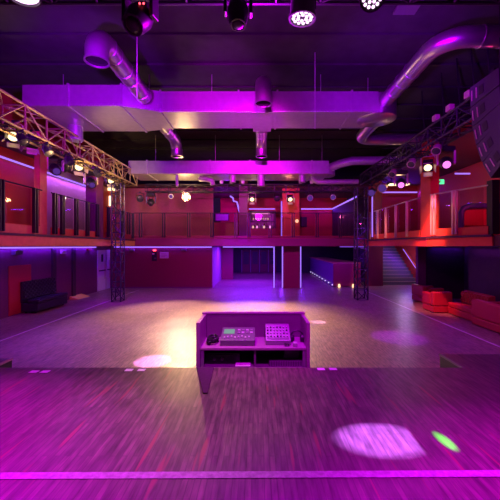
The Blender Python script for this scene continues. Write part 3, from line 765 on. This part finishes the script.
p_ = thing('framed_notice', (X(164.5, BW), BW - .01, Z(258, BW)), 'pale lilac notice on the burgundy back wall, wider one', 'sign')
Bx(X(160, BW), X(168.7, BW), BW - .035, BW - .002, Z(258.3, BW), Z(252, BW)).build('board', 'pale_plastic', p_, bevel=.004)
mb = MB()
for i, w in enumerate((.3, .36, .25)): mb.box(X(161, BW), X(161, BW) + w, BW - .04, BW - .036, Z(254 + i * 1.4, BW), Z(253.6 + i * 1.4, BW))
mb.build('text_lines', 'console_purple', p_)
p_ = thing('poster', (X(154.5, BW), BW - .01, Z(261, BW)), 'narrow dark poster with a red lamp above on the back wall', 'poster')
Bx(X(152, BW), X(157, BW), BW - .03, BW - .002, Z(261, BW), Z(251.5, BW)).build('board', 'black_plastic', p_)
Bx(X(152.5, BW), X(154.5, BW), BW - .036, BW - .031, Z(254.5, BW), Z(253.2, BW)).build('picture_panel', 'pale_plastic', p_)
Bx(X(154.2, BW), X(156.5, BW), BW - .036, BW - .031, Z(259, BW), Z(257.5, BW)).build('picture_panel', 'desk_grey', p_)
Bx(X(153.5, BW), X(156, BW), BW - .08, BW - .002, Z(251, BW), Z(249.6, BW)).build('lamp', 'led_red', p_)
for u, lab in ((132, 'small violet lit box under the back balcony near the left tower'), (184, 'small violet lit box under the back balcony right of the notice')):
    tag(Bx(X(u - 2.5, BW), X(u + 2.5, BW), BW - .1, BW - .002, Z(251, BW), Z(249, BW)).build('emergency_light', 'pale_plastic', bevel=.01), lab, 'light box')

# ------------------------------------------------------------------ seating
def tufted(root, name, m, org, ex, ey, nrm, w, h, nx, ny, depth, thick):
    """button-tufted panel: org corner, ex / ey unit directions, nrm outward; buttons become sub-parts"""
    org = V(org); ex = V(ex); ey = V(ey); nrm = V(nrm)
    K = 6; gx, gy = nx * K, ny * K
    mb = MB(); bm = mb.bm
    def bump(s, t):
        a = s * nx; b = t * ny
        u_, v_ = a + b, a - b
        return (abs(math.sin(PI * u_ / 1)) * abs(math.sin(PI * v_ / 1))) ** .5
    g = [[bm.verts.new(org + ex * (w * i / gx) + ey * (h * j / gy) + nrm * (thick + depth * bump(i / gx, j / gy))) for j in range(gy + 1)] for i in range(gx + 1)]
    for i in range(gx):
        for j in range(gy): bm.faces.new((g[i][j], g[i+1][j], g[i+1][j+1], g[i][j+1]))
    back = [bm.verts.new(org + ex * (w * a) + ey * (h * b)) for a, b in ((0, 0), (1, 0), (1, 1), (0, 1))]
    bm.faces.new(back)
    e0 = [g[i][0] for i in range(gx + 1)]; e1 = [g[gx][j] for j in range(gy + 1)]; e2 = [g[i][gy] for i in range(gx, -1, -1)]; e3 = [g[0][j] for j in range(gy, -1, -1)]
    for e, a, b in ((e0, 0, 1), (e1, 1, 2), (e2, 2, 3), (e3, 3, 0)): bm.faces.new(e + [back[b], back[a]])
    o = mb.build(name, m, root, smooth=True)
    for i in range(1, nx):
        for j in range(1, ny):
            p = org + ex * (w * i / nx) + ey * (h * j / ny) + nrm * (thick + .004)
            MB().lathe(p, nrm, [(0, .016), (.008, .013), (.013, .005)], 8).build('button', m, o, smooth=True)
    return o
bn = thing('tufted_bench', (-8.1, 11.95, 0), 'black button-tufted leather bench against the left wall', 'bench')
y0, y1 = 11.35, 13.15
Bx(LW + .08, -7.82, y0, y1, .06, .36).build('base', 'black_leather', bn, bevel=.03)
Bx(LW + .3, -7.78, y0 + .01, y1 - .01, .361, .5).build('seat', 'black_leather', bn, bevel=.045, seg=3)
tufted(bn, 'backrest', 'black_leather', (LW + .1, y1 - .02, .5), (0, -1, 0), (-.12, 0, 1), (1, 0, .12), y1 - y0 - .04, .62, 9, 4, .05, .1)
Bx(LW + .075, LW + .16, y0 - .02, y1 + .02, .361, 1.13).build('back_frame', 'black_leather', bn, bevel=.02)
for y in (y0 + .1, y1 - .1):
    for x in (LW + .2, -7.95): MB().cyl((x, y, 0), (x, y, .06), .03, n=8).build('foot', 'dark_steel', bn)

def sofa(x0, x1, y0, y1, h, back, label, arms=True, tuft=False):
    """back: '+x' (against the wall), '-x' (back to the hall), '+y' or '-y'"""
    r = thing('red_sofa', ((x0 + x1) / 2, (y0 + y1) / 2, 0), label, 'sofa', 'red leather sofas')
    Bx(x0 + .01, x1 - .01, y0 + .01, y1 - .01, .02, .25).build('base', 'red_leather', r, bevel=.03)
    bt_, at_ = .22, .2
    ax = back[1]
    if ax == 'x':
        bx0, bx1 = (x1 - bt_, x1) if back[0] == '+' else (x0, x0 + bt_)
        sx0, sx1 = (x0, bx0) if back[0] == '+' else (bx1, x1)
        if tuft:
            Bx(bx1 - .1, bx1, y0, y1, .251, h).build('backrest', 'red_leather', r, bevel=.03)
            tufted(r, 'back_cushion', 'red_leather', (bx1 - .101, y1 - .03, .43), (0, -1, 0), (0, 0, 1), (-1, 0, 0), y1 - y0 - .06, h - .46, 9, 2, .05, .08)
        else:
            Bx(bx0, bx1, y0, y1, .251, h).build('backrest', 'red_leather', r, bevel=.05, seg=3)
        a = at_ if arms else 0
        Bx(sx0, sx1, y0 + a + .005, y1 - a - .005, .251, .43).build('seat', 'red_leather', r, bevel=.05, seg=3)
        if arms:
            for (p, q) in ((y0, y0 + at_), (y1 - at_, y1)):
                Bx(sx0, sx1, p, q, .251, h - .08).build('arm', 'red_leather', r, bevel=.04, seg=3)
    else:
        by0, by1 = (y1 - bt_, y1) if back[0] == '+' else (y0, y0 + bt_)
        sy0, sy1 = (y0, by0) if back[0] == '+' else (by1, y1)
        Bx(x0, x1, by0, by1, .251, h).build('backrest', 'red_leather', r, bevel=.05, seg=3)
        a = at_ if arms else 0
        Bx(x0 + a, x1 - a, sy0, sy1, .251, .43).build('seat', 'red_leather', r, bevel=.05, seg=3)
        if arms:
            for (p, q) in ((x0, x0 + at_), (x1 - at_, x1)):
                Bx(p, q, sy0, sy1, .251, h - .08).build('arm', 'red_leather', r, bevel=.04, seg=3)
sofa(6.55, 7.75, 8.15, 9.85, .78, '-x', 'nearest red leather sofa at right picture edge, back turned to the dance floor')
sofa(6.72, 7.4, 9.95, 11.35, .84, '+x', 'red button-tufted leather bench along the right wall', arms=False, tuft=True)
sofa(6.25, 6.95, 11.4, 12.2, .76, '-y', 'squarish red leather armchair at far end of the tufted red bench')
sofa(6.85, 7.75, 13.3, 14.3, .72, '-x', 'farthest red leather sofa beside the dark pillar')

# long bar counter
bc = thing('bar_counter', (5.2, 23.5, 0), 'long dark bar counter with pale top beyond the right lattice tower', 'counter')
poly = [(X(333, 18.7), 18.7), (6.0, 18.7), (6.0, 19.0), (5.6, 28), (X(310, 28.6), 28.6)]
mb = MB(); mb.prism([(x, y, .02) for x, y in poly], (0, 0, 0), (0, 0, 1.36)); mb.build('front', 'bar_purple', bc)
mb = MB(); mb.prism([(x + (.06 if x > 5.5 else -.05), y, 1.381) for x, y in poly], (0, 0, 0), (0, 0, .05)); mb.build('worktop', 'bar_top', bc)
Bx(X(333, 18.7) + .02, 5.98, 18.66, 18.699, .05, 1.37).build('end_panel', 'burgundy_wall', bc)
for i in range(9):
    t = i / 8.5; a = V((X(333, 18.7) - .03, 18.75, .1)); b = V((X(310, 28.6) - .03, 28.5, .1))
    p = a.lerp(b, t)
    MB().lathe(p, (0, 0, 1), [(0, .03), (.05, .035), (.07, .015)], 8).build('foot_light', 'spark', bc, smooth=True)
for u, lab in ((339, 'small warm lamp on floor at bar counter end, left'), (353, 'small warm lamp on floor at bar counter end, right')):
    x = X(u, 18.6)
    tag(MB().lathe((x, 18.55, .001), (0, 0, 1), [(0, .06), (.04, .07), (.16, .06), (.2, .03)], 12).build('floor_lamp', 'wall_lamp', smooth=True), lab, 'lamp')

# ------------------------------------------------------------------ console in front of the stage
cx0, cx1, cy0, cy1 = -.765, .645, 3.96, 4.5
ct, cs = 1.45, 1.135
co = thing('control_console', ((cx0 + cx1) / 2, 4.23, 0), 'open purple control console with a shelf standing before the stage edge', 'console')
for a, b in ((cx0, cx0 + .045), (cx1 - .045, cx1)):
    Bx(a, b, cy0, cy1, .02, ct).build('side_panel', 'console_purple', co, bevel=.005)
Bx(cx0 + .046, cx1 - .046, cy1 - .04, cy1, .02, ct).build('back_panel', 'console_shade', co, bevel=.005)
Bx(cx0 - .01, cx1 + .01, cy1 - .05, cy1 + .02, ct + .001, ct + .025).build('top_rim', 'console_purple', co, bevel=.004)
Bx(cx0 + .046, cx1 - .046, cy0 + .01, cy1 - .041, cs - .03, cs).build('shelf', 'console_purple', co, bevel=.004)
Bx(cx0 + .046, cx1 - .046, cy0 + .01, cy1 - .041, .86, .89).build('lower_shelf', 'console_shade', co)
xm = X(255, 4.1)
Bx(xm - .012, xm + .012, cy0 + .05, cy1 - .041, .891, cs - .031).build('divider', 'console_shade', co)
Bx(cx0 + .05, cx0 + .09, cy0 + .02, cy0 + .06, .891, cs - .031).build('corner_strut', 'pale_gear', co)
Bx(cx1 - .09, cx1 - .05, cy0 + .02, cy0 + .06, .891, cs - .031).build('corner_strut', 'pale_gear', co)
tag(MB().prism([(X(196.5, 3.88), 3.88, .922), (X(214, 3.88), 3.88, .922), (X(207.5, 3.2), 3.2, .922), (X(203, 3.2), 3.2, .922)], (0, 0, 0), (0, 0, .012)).build('stage_triangle', 'dark_purple', bevel=.003),
    'dark purple pointed triangle lying on the stage below the console left corner', 'triangle')  # flat dark purple triangle laid on the stage boards
# lighting desk
def tilt(p, c, a):                                    # tilt about the x axis through c
    p = V(p) - V(c); return V(c) + Matrix.Rotation(a, 3, 'X') @ p
dk0, dk1 = X(221, 4.15), X(255, 4.15)
dk = thing('lighting_desk', ((dk0 + dk1) / 2, 4.2, cs), 'grey lighting desk with a pale green screen on the console shelf', 'lighting desk')
top = lambda y: cs + .075 + (y - 4.06) * .28
MB().prism([(dk0, 4.05, cs + .002), (dk0, 4.36, cs + .002), (dk0, 4.36, top(4.36)), (dk0, 4.05, top(4.05))], (0, 0, 0), (dk1 - dk0, 0, 0)).build('body', 'desk_grey', dk, bevel=.006)
def slab(x0, x1, ya, yb, h, name, m, root):
    MB().prism([(x0, ya, top(ya) + .001), (x1, ya, top(ya) + .001), (x1, yb, top(yb) + .001), (x0, yb, top(yb) + .001)], (0, 0, 0), (0, 0, h)).build(name, m, root)
slab(dk0 + .03, dk0 + .17, 4.2, 4.3, .006, 'screen', 'screen_green', dk)
for i in range(4):
    for j in range(2): slab(dk0 + .21 + i * .055, dk0 + .245 + i * .055, 4.2 + j * .06, 4.235 + j * .06, .01, 'key', 'key_white' if (i + j) % 2 else 'pale_gear', dk)
for i in range(8): slab(dk0 + .04 + i * .045, dk0 + .058 + i * .045, 4.08 + (i % 3) * .012, 4.11 + (i % 3) * .012, .016, 'fader', 'key_white', dk)
# mixer: a pale panel leaning up against the back
mx0, mx1 = X(265.5, 4.2), X(290, 4.2)
mx = thing('audio_mixer', ((mx0 + mx1) / 2, 4.25, cs), 'pale audio mixer full of knobs on the console shelf, right half', 'mixer')
MB().prism([(mx0, 4.08, cs + .002), (mx0, 4.4, cs + .002), (mx0, 4.4, cs + .2), (mx0, 4.34, cs + .2), (mx0, 4.08, cs + .06)], (0, 0, 0), (mx1 - mx0, 0, 0)).build('body', 'pale_gear', mx, bevel=.005)
sl = V((0, .26, .14)).normalized(); nn = V((0, -.14, .26)).normalized()
for i in range(7):
    for j in range(4):
        p = V((mx0 + .03 + i * .042, 4.08, cs + .06)) + sl * (.07 + j * .055) + nn * .001
        MB().lathe(p, nn, [(0, .011), (.016, .008)], 8).build('knob', 'key_white' if random.random() < .6 else 'black_plastic', mx)
MB().obox(V(((mx0 + mx1) / 2, 4.08, cs + .06)) + sl * .035 + nn * .003, (mx1 - mx0 - .04, .03, .005), Matrix((V((1, 0, 0)), sl, nn)).transposed()).build('fader_panel', 'desk_grey', mx)
# cables and headphones
def tangle(x0, x1, y0, y1, z0, n, r, seed, label):
    rnd = random.Random(seed); pts = []
    for i in range(n * 6):
        t = i / (n * 6 - 1); a = i * 2 * PI / 6.0
        pts.append(V(((x0 + x1) / 2 + (x1 - x0) * (.42 * math.cos(a) * rnd.uniform(.6, 1)), (y0 + y1) / 2 + (y1 - y0) * .42 * math.sin(a) * rnd.uniform(.6, 1), z0 + r + t * r * 5)))
    sm = []
    for i in range(len(pts) - 1):
        p0, p1, p2, p3 = pts[max(i-1, 0)], pts[i], pts[i+1], pts[min(i+2, len(pts)-1)]
        for k in range(4):
            t = k / 4
            sm.append(.5 * ((2*p1) + (p2-p0)*t + (2*p0-5*p1+4*p2-p3)*t*t + (3*p1-p0-3*p2+p3)*t**3))
    tag(MB().tube(sm, r, 6).build('cable', 'black_plastic', smooth=True), label, 'cable')
tangle(cx0 + .07, dk0 - .02, 4.02, 4.38, cs + .004, 5, .011, 2, 'tangle of dark cable left of the lighting desk on the console shelf')
tangle(X(283, 4.05), X(290, 4.05), 4.0, 4.06, cs + .004, 2, .006, 5, 'short curl of dark cable before the pale mixer')
hx = X(297.5, 4.2)
hp = thing('headphones', (hx, 4.24, cs), 'black headphones beside the pale mixer on the console shelf', 'headphones')
MB().tube([V((hx + .085 * math.cos(a), 4.24 + .02 * math.sin(a), cs + .055 + .085 * math.sin(a))) for a in [PI * i / 12 for i in range(13)]], .011, 8).build('headband', 'black_plastic', hp, smooth=True)
for q in (-1, 1): MB().lathe((hx + q * .085 - q * .045, 4.24, cs + .046), (q, 0, 0), [(0, .036), (.01, .044), (.04, .044), (.05, .03)], 14).build('ear_cup', 'black_plastic', hp, smooth=True)
tag(Bx(X(293, 4.05), X(297, 4.05), 4.0, 4.08, cs + .002, cs + .05).build('small_box', 'key_white', bevel=.006), 'small white box below the headphones on the console shelf', 'box')
# lower compartment
a_ = thing('amplifier', (X(222, 4.2), 4.25, .891), 'black amplifier in left lower compartment of the console', 'amplifier')
Bx(X(206, 4.2), X(240, 4.2), 4.1, 4.42, .892, 1.03).build('case', 'black_plastic', a_, bevel=.006)
Bx(X(208, 4.2), X(238, 4.2), 4.085, 4.099, .91, 1.01).build('front_panel', 'dark_steel', a_)
for q in (.1, .2): MB().lathe((X(208, 4.2) + q, 4.084, .96), (0, -1, 0), [(0, .02), (.02, .017)], 12).build('knob', 'desk_grey', a_)
tag(MB().obox((X(243, 4.02), 4.03, .905), (.19, .1, .02)).build('folded_paper', 'paper', bevel=.003), 'folded pale paper at the front of the lower console shelf', 'paper')
tag(MB().obox((X(292, 4.15), 4.2, .99), (.19, .012, .15), Matrix.Rotation(-.35, 3, 'X') @ Matrix.Rotation(.25, 3, 'Y')).build('card', 'pale_gear'), 'pale card leaning inside the right lower compartment of console', 'card')
cr = thing('ribbed_crate', (X(286, 4.05), 4.05, .891), 'low ribbed crate at the front of the right lower compartment', 'crate')
Bx(X(269, 4.05), X(303, 4.05), 4.02, 4.12, .892, .95).build('tray', 'desk_grey', cr)
for i in range(14):
    x = X(270, 4.0) + i * .0305
    Bx(x, x + .014, 4.005, 4.019, .892, .955).build('rib', 'pale_gear', cr)

# ------------------------------------------------------------------ line array speaker
la = thing('line_array_speaker', (4.75, 6.3, 3.6), 'curved black line array of stacked loudspeaker boxes at right edge', 'speaker')
mat('speaker_paint', (.04, .036, .05), .5, var=.15)
x0_, x1_ = 4.3, 4.94
P0 = V((0, 6.5, 5.62)); hb, db = .42, .78
for i, dg in enumerate((2, 8, 15, 24, 34)):
    a = math.radians(dg)
    dn = V((0, -math.sin(a), -math.cos(a))); bk = V((0, -math.cos(a), math.sin(a))); ft = -bk
    a0 = P0 + dn * .008; a1 = P0 + dn * (hb - .008)
    wdg = math.radians(3)
    poly = [V((x0_, 0, 0)) + p for p in (a0, a1, a1 + bk * db - dn * (db * math.sin(wdg)), a0 + bk * db + dn * (db * math.sin(wdg)))]
    cab = MB().prism(poly, (0, 0, 0), (x1_ - x0_, 0, 0)).build('cabinet', 'speaker_paint', la, bevel=.012)
    m_ = (a0 + a1) / 2
    Rs = Matrix((bk, dn, V((1, 0, 0)))).transposed()
    MB().obox(V((x0_ + (x1_ - x0_) / 2, 0, 0)) + m_ + ft * .008, (.02, hb - .07, x1_ - x0_ - .06), Rs).build('grille', 'black_matt', cab)
    for q in (.07, .20):
        MB().obox(V((x0_ - .008, 0, 0)) + m_ + bk * q, (.022, hb * .5, .016), Rs).build('fitting', 'bone_metal', cab, bevel=.004)
    MB().obox(V((x0_ - .004, 0, 0)) + m_ + bk * .33, (.13, hb * .42, .01), Rs).build('handle_recess', 'black_matt', cab, bevel=.006)
    P0 = P0 + dn * hb
MB().box(x0_ + .2, x0_ + .3, 5.8, 6.45, 5.68, 5.75).box(x1_ - .3, x1_ - .2, 5.8, 6.45, 5.68, 5.75).box(x0_ + .2, x1_ - .2, 6.1, 6.2, 5.751, 5.8).build('fly_frame', 'dark_steel', la)
for q in (.35, .7): MB().cyl((x0_ + q, 6.15, 5.8), (x0_ + q, 6.15, CEIL), .014, n=6).build('hanging_chain', 'dark_steel', la)

# ------------------------------------------------------------------ light
def spot(loc, target, col, watts, deg, blend=.3, r=.06, shape=None):
    l = bpy.data.lights.new('spot_light', 'SPOT'); l.energy = watts; l.color = col
    l.spot_size = math.radians(deg); l.spot_blend = blend; l.shadow_soft_size = r
    o = bpy.data.objects.new('spot_light', l); COL.objects.link(o); o.location = loc
    o.rotation_euler = (V(target) - V(loc)).to_track_quat('-Z', 'Y').to_euler()
    return o
def point(loc, col, watts, r=.1):
    l = bpy.data.lights.new('point_light', 'POINT'); l.energy = watts; l.color = col; l.shadow_soft_size = r
    o = bpy.data.objects.new('point_light', l); COL.objects.link(o); o.location = loc
    return o
MAG, VIO, WARM, PINK = (.82, 0, 1), (.27, 0, 1), (1, .58, .24), (1, .25, .6)
def strip(a, b, face, watts, col=(.17, .01, 1), w=.05):
    """strip-shaped light from a to b, for a neon strip or added where none runs, facing the given way"""
    a = V(a); b = V(b)
    l = bpy.data.lights.new('strip_light', 'AREA'); l.shape = 'RECTANGLE'; l.size = (b - a).length; l.size_y = w
    l.energy = watts; l.color = col
    o = bpy.data.objects.new('strip_light', l); COL.objects.link(o); o.location = (a + b) / 2
    zax = -V(face).normalized(); xax = (b - a).normalized(); yax = zax.cross(xax)
    o.rotation_euler = Matrix((xax, yax, zax)).transposed().to_euler()
# LED cans over the stage: magenta wash on the boards and on the ducts; added fill lights among them
spot((.55, 3.5, 5.1), (.5, 1.6, .92), (.7, 0, 1), 460, 100, .8)
spot((1.35, 3.5, 5.1), (2.1, .7, .92), (.75, 0, 1), 3400, 60, 1.0)
spot((-3.0, 3.5, 5.1), (-2.7, 1.2, .92), MAG, 2900, 72, .9)
spot((-1.0, 4.5, 5.1), (-1.0, 9.0, 6.45), (.72, 0, 1), 2200, 42, .9)
spot((.2, 4.6, 5.1), (-.2, 14.2, 5.9), (.85, 0, .95), 2400, 30, .9)
spot((-2.6, 4.4, 5.1), (-4.6, 8.9, 6.5), (.38, 0, 1), 2600, 62, .9)
spot((2.2, 4.4, 5.1), (3.6, 8.2, 6.5), (.35, 0, 1), 1200, 70, .9)
spot((.3, 1.4, 5.4), (0, 4.4, 1.2), MAG, 1000, 26, .6)  # added unseen lamp above the camera, brightens the console front
point((0, 4.6, 5.0), (.6, 0, .9), 500, .3)  # added fill, tints ceiling and walls violet
spot((0, 4.6, 5.1), (-.5, 17, 3.3), (.8, 0, .85), 2600, 60, .9)  # added magenta spot to colour the back gallery
spot((-.9, 3.6, 5.2), (-.6, 3.3, .92), WARM, 520, 42, 1.0)  # added warm spot on the stage before the console
spot((2.6, 5.2, 5.0), (4.3, 6.1, 4.7), VIO, 30, 70, .9)  # added violet spot to lift the line array
# moving heads on both side trusses: violet wash over the dance floor and side walls
spot((LTX + .4, 8, 4.6), (-4.0, 8.5, 0), VIO, 1100, 80, .9)
spot((LTX + .4, 12.5, 4.6), (-4.6, 14.0, 0), VIO, 1100, 80, .9)
spot((RTX - .4, 9, 4.7), (4.2, 9.0, 0), (.4, .03, 1), 500, 95, .9)
spot((RTX - .4, 13, 4.7), (3.4, 14.0, 0), VIO, 700, 90, .9)
spot((-1, 15.5, 4.8), (-1.0, 17.0, 0), VIO, 900, 80, .9)
# neon glow, with added violet lights where no tube runs
strip((LW + .14, 8.0, zn), (LW + .14, 12.2, zn), (.5, 0, -1), 30)
strip((LW + .16, 12.5, zn), (LW + .16, 16.1, zn), (.5, 0, -1), 70, (.5, .12, 1))
strip((LW + .13, 6.0, 2.33), (LW + .13, 16.6, 2.33), (-.2, 0, -1), 110)
spot((-1.5, 4.4, 5.1), (LE, 10.5, 2.6), (.9, 0, .8), 800, 50, .9)  # added magenta spot on the left balcony edge, not neon
strip((LW + .3, BW - .08, 2.33), (X(212, BW), BW - .08, 2.33), (0, .1, -1), 32)
strip((X(223, BW), BW - .02, 2.29), (X(273, BW), BW - .02, 2.29), (0, .2, -1), 60)
strip((X(274, BW) - .05, BW, .1), (X(274, BW) - .05, BW, 2.3), (-1, .1, 0), 35)
strip((X(300.6, BW) + .05, BW, .1), (X(300.6, BW) + .05, BW, 2.3), (1, -.3, 0), 30)
strip((X(282.4, BW) - .05, BW, .1), (X(282.4, BW) - .05, BW, 2.3), (-1, -.3, 0), 20)
strip((-2.2, 26, 2.36), (1.5, 26, 2.36), (0, 0, -1), 110, w=1.0)  # added light deep in the recess, no tube here
strip((-2.2, 21, 2.36), (1.2, 21, 2.36), (0, 0, -1), 480, w=1.0)  # added wide light, brightens the recess floor
strip((X(249, 22), 21.85, 4.88), (X(275, 22), 21.85, 4.88), (0, -.5, -1), 14)
strip((X(301, 22), 21.85, 4.88), (5.0, 21.85, 4.88), (0, -.5, -1), 20)
strip((5.0, 21.8, 4.88), (5.0, 16.5, 4.88), (-1, 0, -.3), 24)
strip((6.35, 17.4, zn - .05), (8.6, 17.4, zn - .05), (0, -1, -.6), 26)
strip((X(340, 16.85), 16.95, 2.33), (5.7, 16.95, 2.33), (0, .6, -1), 50)
strip((3.6, 19, 2.36), (3.9, 27, 2.36), (.3, 0, -1), 60, w=.3)  # added light on the bar counter side, without a tube
strip((9.72, 19.7, .9), (9.72, 21.6, 2.2), (-1, -.2, -.2), 30)
strip((RW - .1, 8, 2.36), (RW - .1, 11.8, 2.36), (-.6, 0, -1), 14, (.4, .04, .8))  # added light along the right wall, without a tube
strip((7.95, 14.5, 2.36), (9.3, 14.5, 2.36), (0, -.2, -1), 5)  # added glow at the top of the niche, without a tube
# warm floods, with added spots and points among them
wx = bt(186)
spot((wx, 15.2, 4.75), (-1.0, 8.0, 0), WARM, 1500, 38, .9)
spot((wx, 15.2, 4.75), (-3.1, 11.4, 0), (1, .6, .45), 3600, 60, .9)
point((wx, 15.3, 4.75), WARM, 100)
spot((bt(252), 15.4, 4.65), (-.2, 11.0, 0), (1, .62, .42), 5200, 60, .9)
spot((bt(290), 15.4, 4.65), (1.2, 11.5, 0), WARM, 1200, 54, .9)
point((bt(252), 16.3, 4.75), WARM, 30)
point((bt(290), 16.9, 4.75), (1, .3, .2), 26)
for y0_, y1_ in ((9.3, 7.4), (10.2, 11.6), (11.6, 14.5)):      # added warm uplights on the left truss and the duct above it
    spot((LTX + .8, y0_, 4.3), (LTX - .1, y1_, 5.6), WARM, 260, 75, .9)
spot((LTX + 1.2, 10.0, 4.2), (-3.8, 9.9, 6.2), WARM, 160, 80, .9)  # added warm uplight on the duct underside
spot((-6.6, 8.0, 4.9), (-8.5, 9.4, 3.9), (1, .4, .2), 260, 100, .9)
spot((-5.2, 12.8, 4.7), (-7.2, 18.3, 3.9), (1, .5, .3), 200, 50, .8)
spot((5.0, 9.2, 4.9), (5.9, 10.9, 2.9), (1, .34, .2), 420, 42, .8)
point((7.4, 10.2, 4.0), (1, .04, .3), 45)
spot((4.6, 9.6, 4.8), (6.9, 12.0, .4), (1, .14, .2), 1600, 32, .8)
spot((4.6, 11.5, 4.7), (7.0, 19.2, .4), (1, .2, .2), 700, 26, .8)
point((8.7, 19.0, 2.1), (.8, .5, .9), 70)  # added pale light above the stairs, no fixture
point((X(398, 14), 13.9, 4.95), WARM, 25)
point((X(340, 20), 20.0, 4.2), (1, .1, .25), 70)
point((X(225, 20.5), 20.5, 4.6), VIO, 60)
# violet patches thrown on the floor
spot((-2.2, 6.4, 5.3), (-2.2, 6.68, 0), (.6, .22, 1), 9000, 8.5, .25, .02)
spot((3.6, 8.1, 5.2), (3.7, 8.4, 0), VIO, 2600, 17, .5, .02)
spot((1.9, 9.9, 5.9), (1.9, 10.1, 0), (.8, .45, 1), 7000, 5, .3, .02)
def gobo(o, half_w, half_h, cut, soft):
    """oval beam with one straight shutter edge, drawn in the lamp's own directions"""
    l = o.data; l.use_nodes = True; nt = l.node_tree; N = nt.nodes; L = nt.links
    tc = N.new('ShaderNodeTexCoord'); sp = N.new('ShaderNodeSeparateXYZ'); L.new(tc.outputs['Normal'], sp.inputs[0])
    def mth(op, a, b=None):
        n_ = N.new('ShaderNodeMath'); n_.operation = op
        for i, q in enumerate((a, b)):
            if q is None: continue
            if isinstance(q, (int, float)): n_.inputs[i].default_value = q
            else: L.new(q, n_.inputs[i])
        return n_.outputs[0]
    az = mth('ABSOLUTE', sp.outputs[2])
    px = mth('DIVIDE', sp.outputs[0], az); py = mth('DIVIDE', sp.outputs[1], az)
    ex = mth('POWER', mth('ABSOLUTE', mth('DIVIDE', px, half_w)), 2.0); ey = mth('POWER', mth('ABSOLUTE', mth('DIVIDE', py, half_h)), 2.0)
    rr = mth('SQRT', mth('ADD', ex, ey))
    mr = N.new('ShaderNodeMapRange'); mr.inputs[1].default_value = 1.0; mr.inputs[2].default_value = 1 - soft; mr.inputs[3].default_value = 0; mr.inputs[4].default_value = 1
    L.new(rr, mr.inputs[0])
    ct_ = mth('LESS_THAN', px, cut)
    nz = N.new('ShaderNodeTexNoise'); nz.inputs['Scale'].default_value = 60
    L.new(tc.outputs['Normal'], nz.inputs['Vector'])
    k = mth('MULTIPLY', mth('MULTIPLY', mr.outputs[0], ct_), mth('ADD', nz.outputs['Fac'], .5))
    em = N['Emission']; L.new(k, em.inputs['Strength'])
gb = spot((.95, 2.45, 5.6), (.95, 2.451, .92), (.45, .14, 1), 13000, 24, 0, .01)
gb.rotation_euler = (0, 0, 0)
gobo(gb, .085, .052, .054, .35)
g2 = spot((1.42, 2.43, 5.6), (1.42, 2.431, .92), (.06, 1, .02), 26000, 10, 0, .01)
g2.rotation_euler = (0, 0, .12)
gobo(g2, .0115, .030, .5, .8)

w = bpy.data.worlds.new('world'); S.world = w; w.use_nodes = True
w.node_tree.nodes['Background'].inputs[0].default_value = (.05, .012, .09, 1)
w.node_tree.nodes['Background'].inputs[1].default_value = .3

# ------------------------------------------------------------------ camera
cam = bpy.data.cameras.new('camera'); co_ = bpy.data.objects.new('camera', cam); COL.objects.link(co_)
co_.location = (0, 0, CZ); co_.rotation_euler = (PI / 2, 0, 0)
cam.sensor_width = 36; cam.lens = F / 500 * 36; cam.clip_start = .05; cam.clip_end = 100
cam.shift_x = (250 - CX) / 500; cam.shift_y = (CY - 250) / 500
S.camera = co_
S.view_settings.view_transform = 'Standard'; S.view_settings.look = 'None'
S.view_settings.gamma = 1; S.view_settings.use_curve_mapping = False
S.view_settings.exposure = 0.0
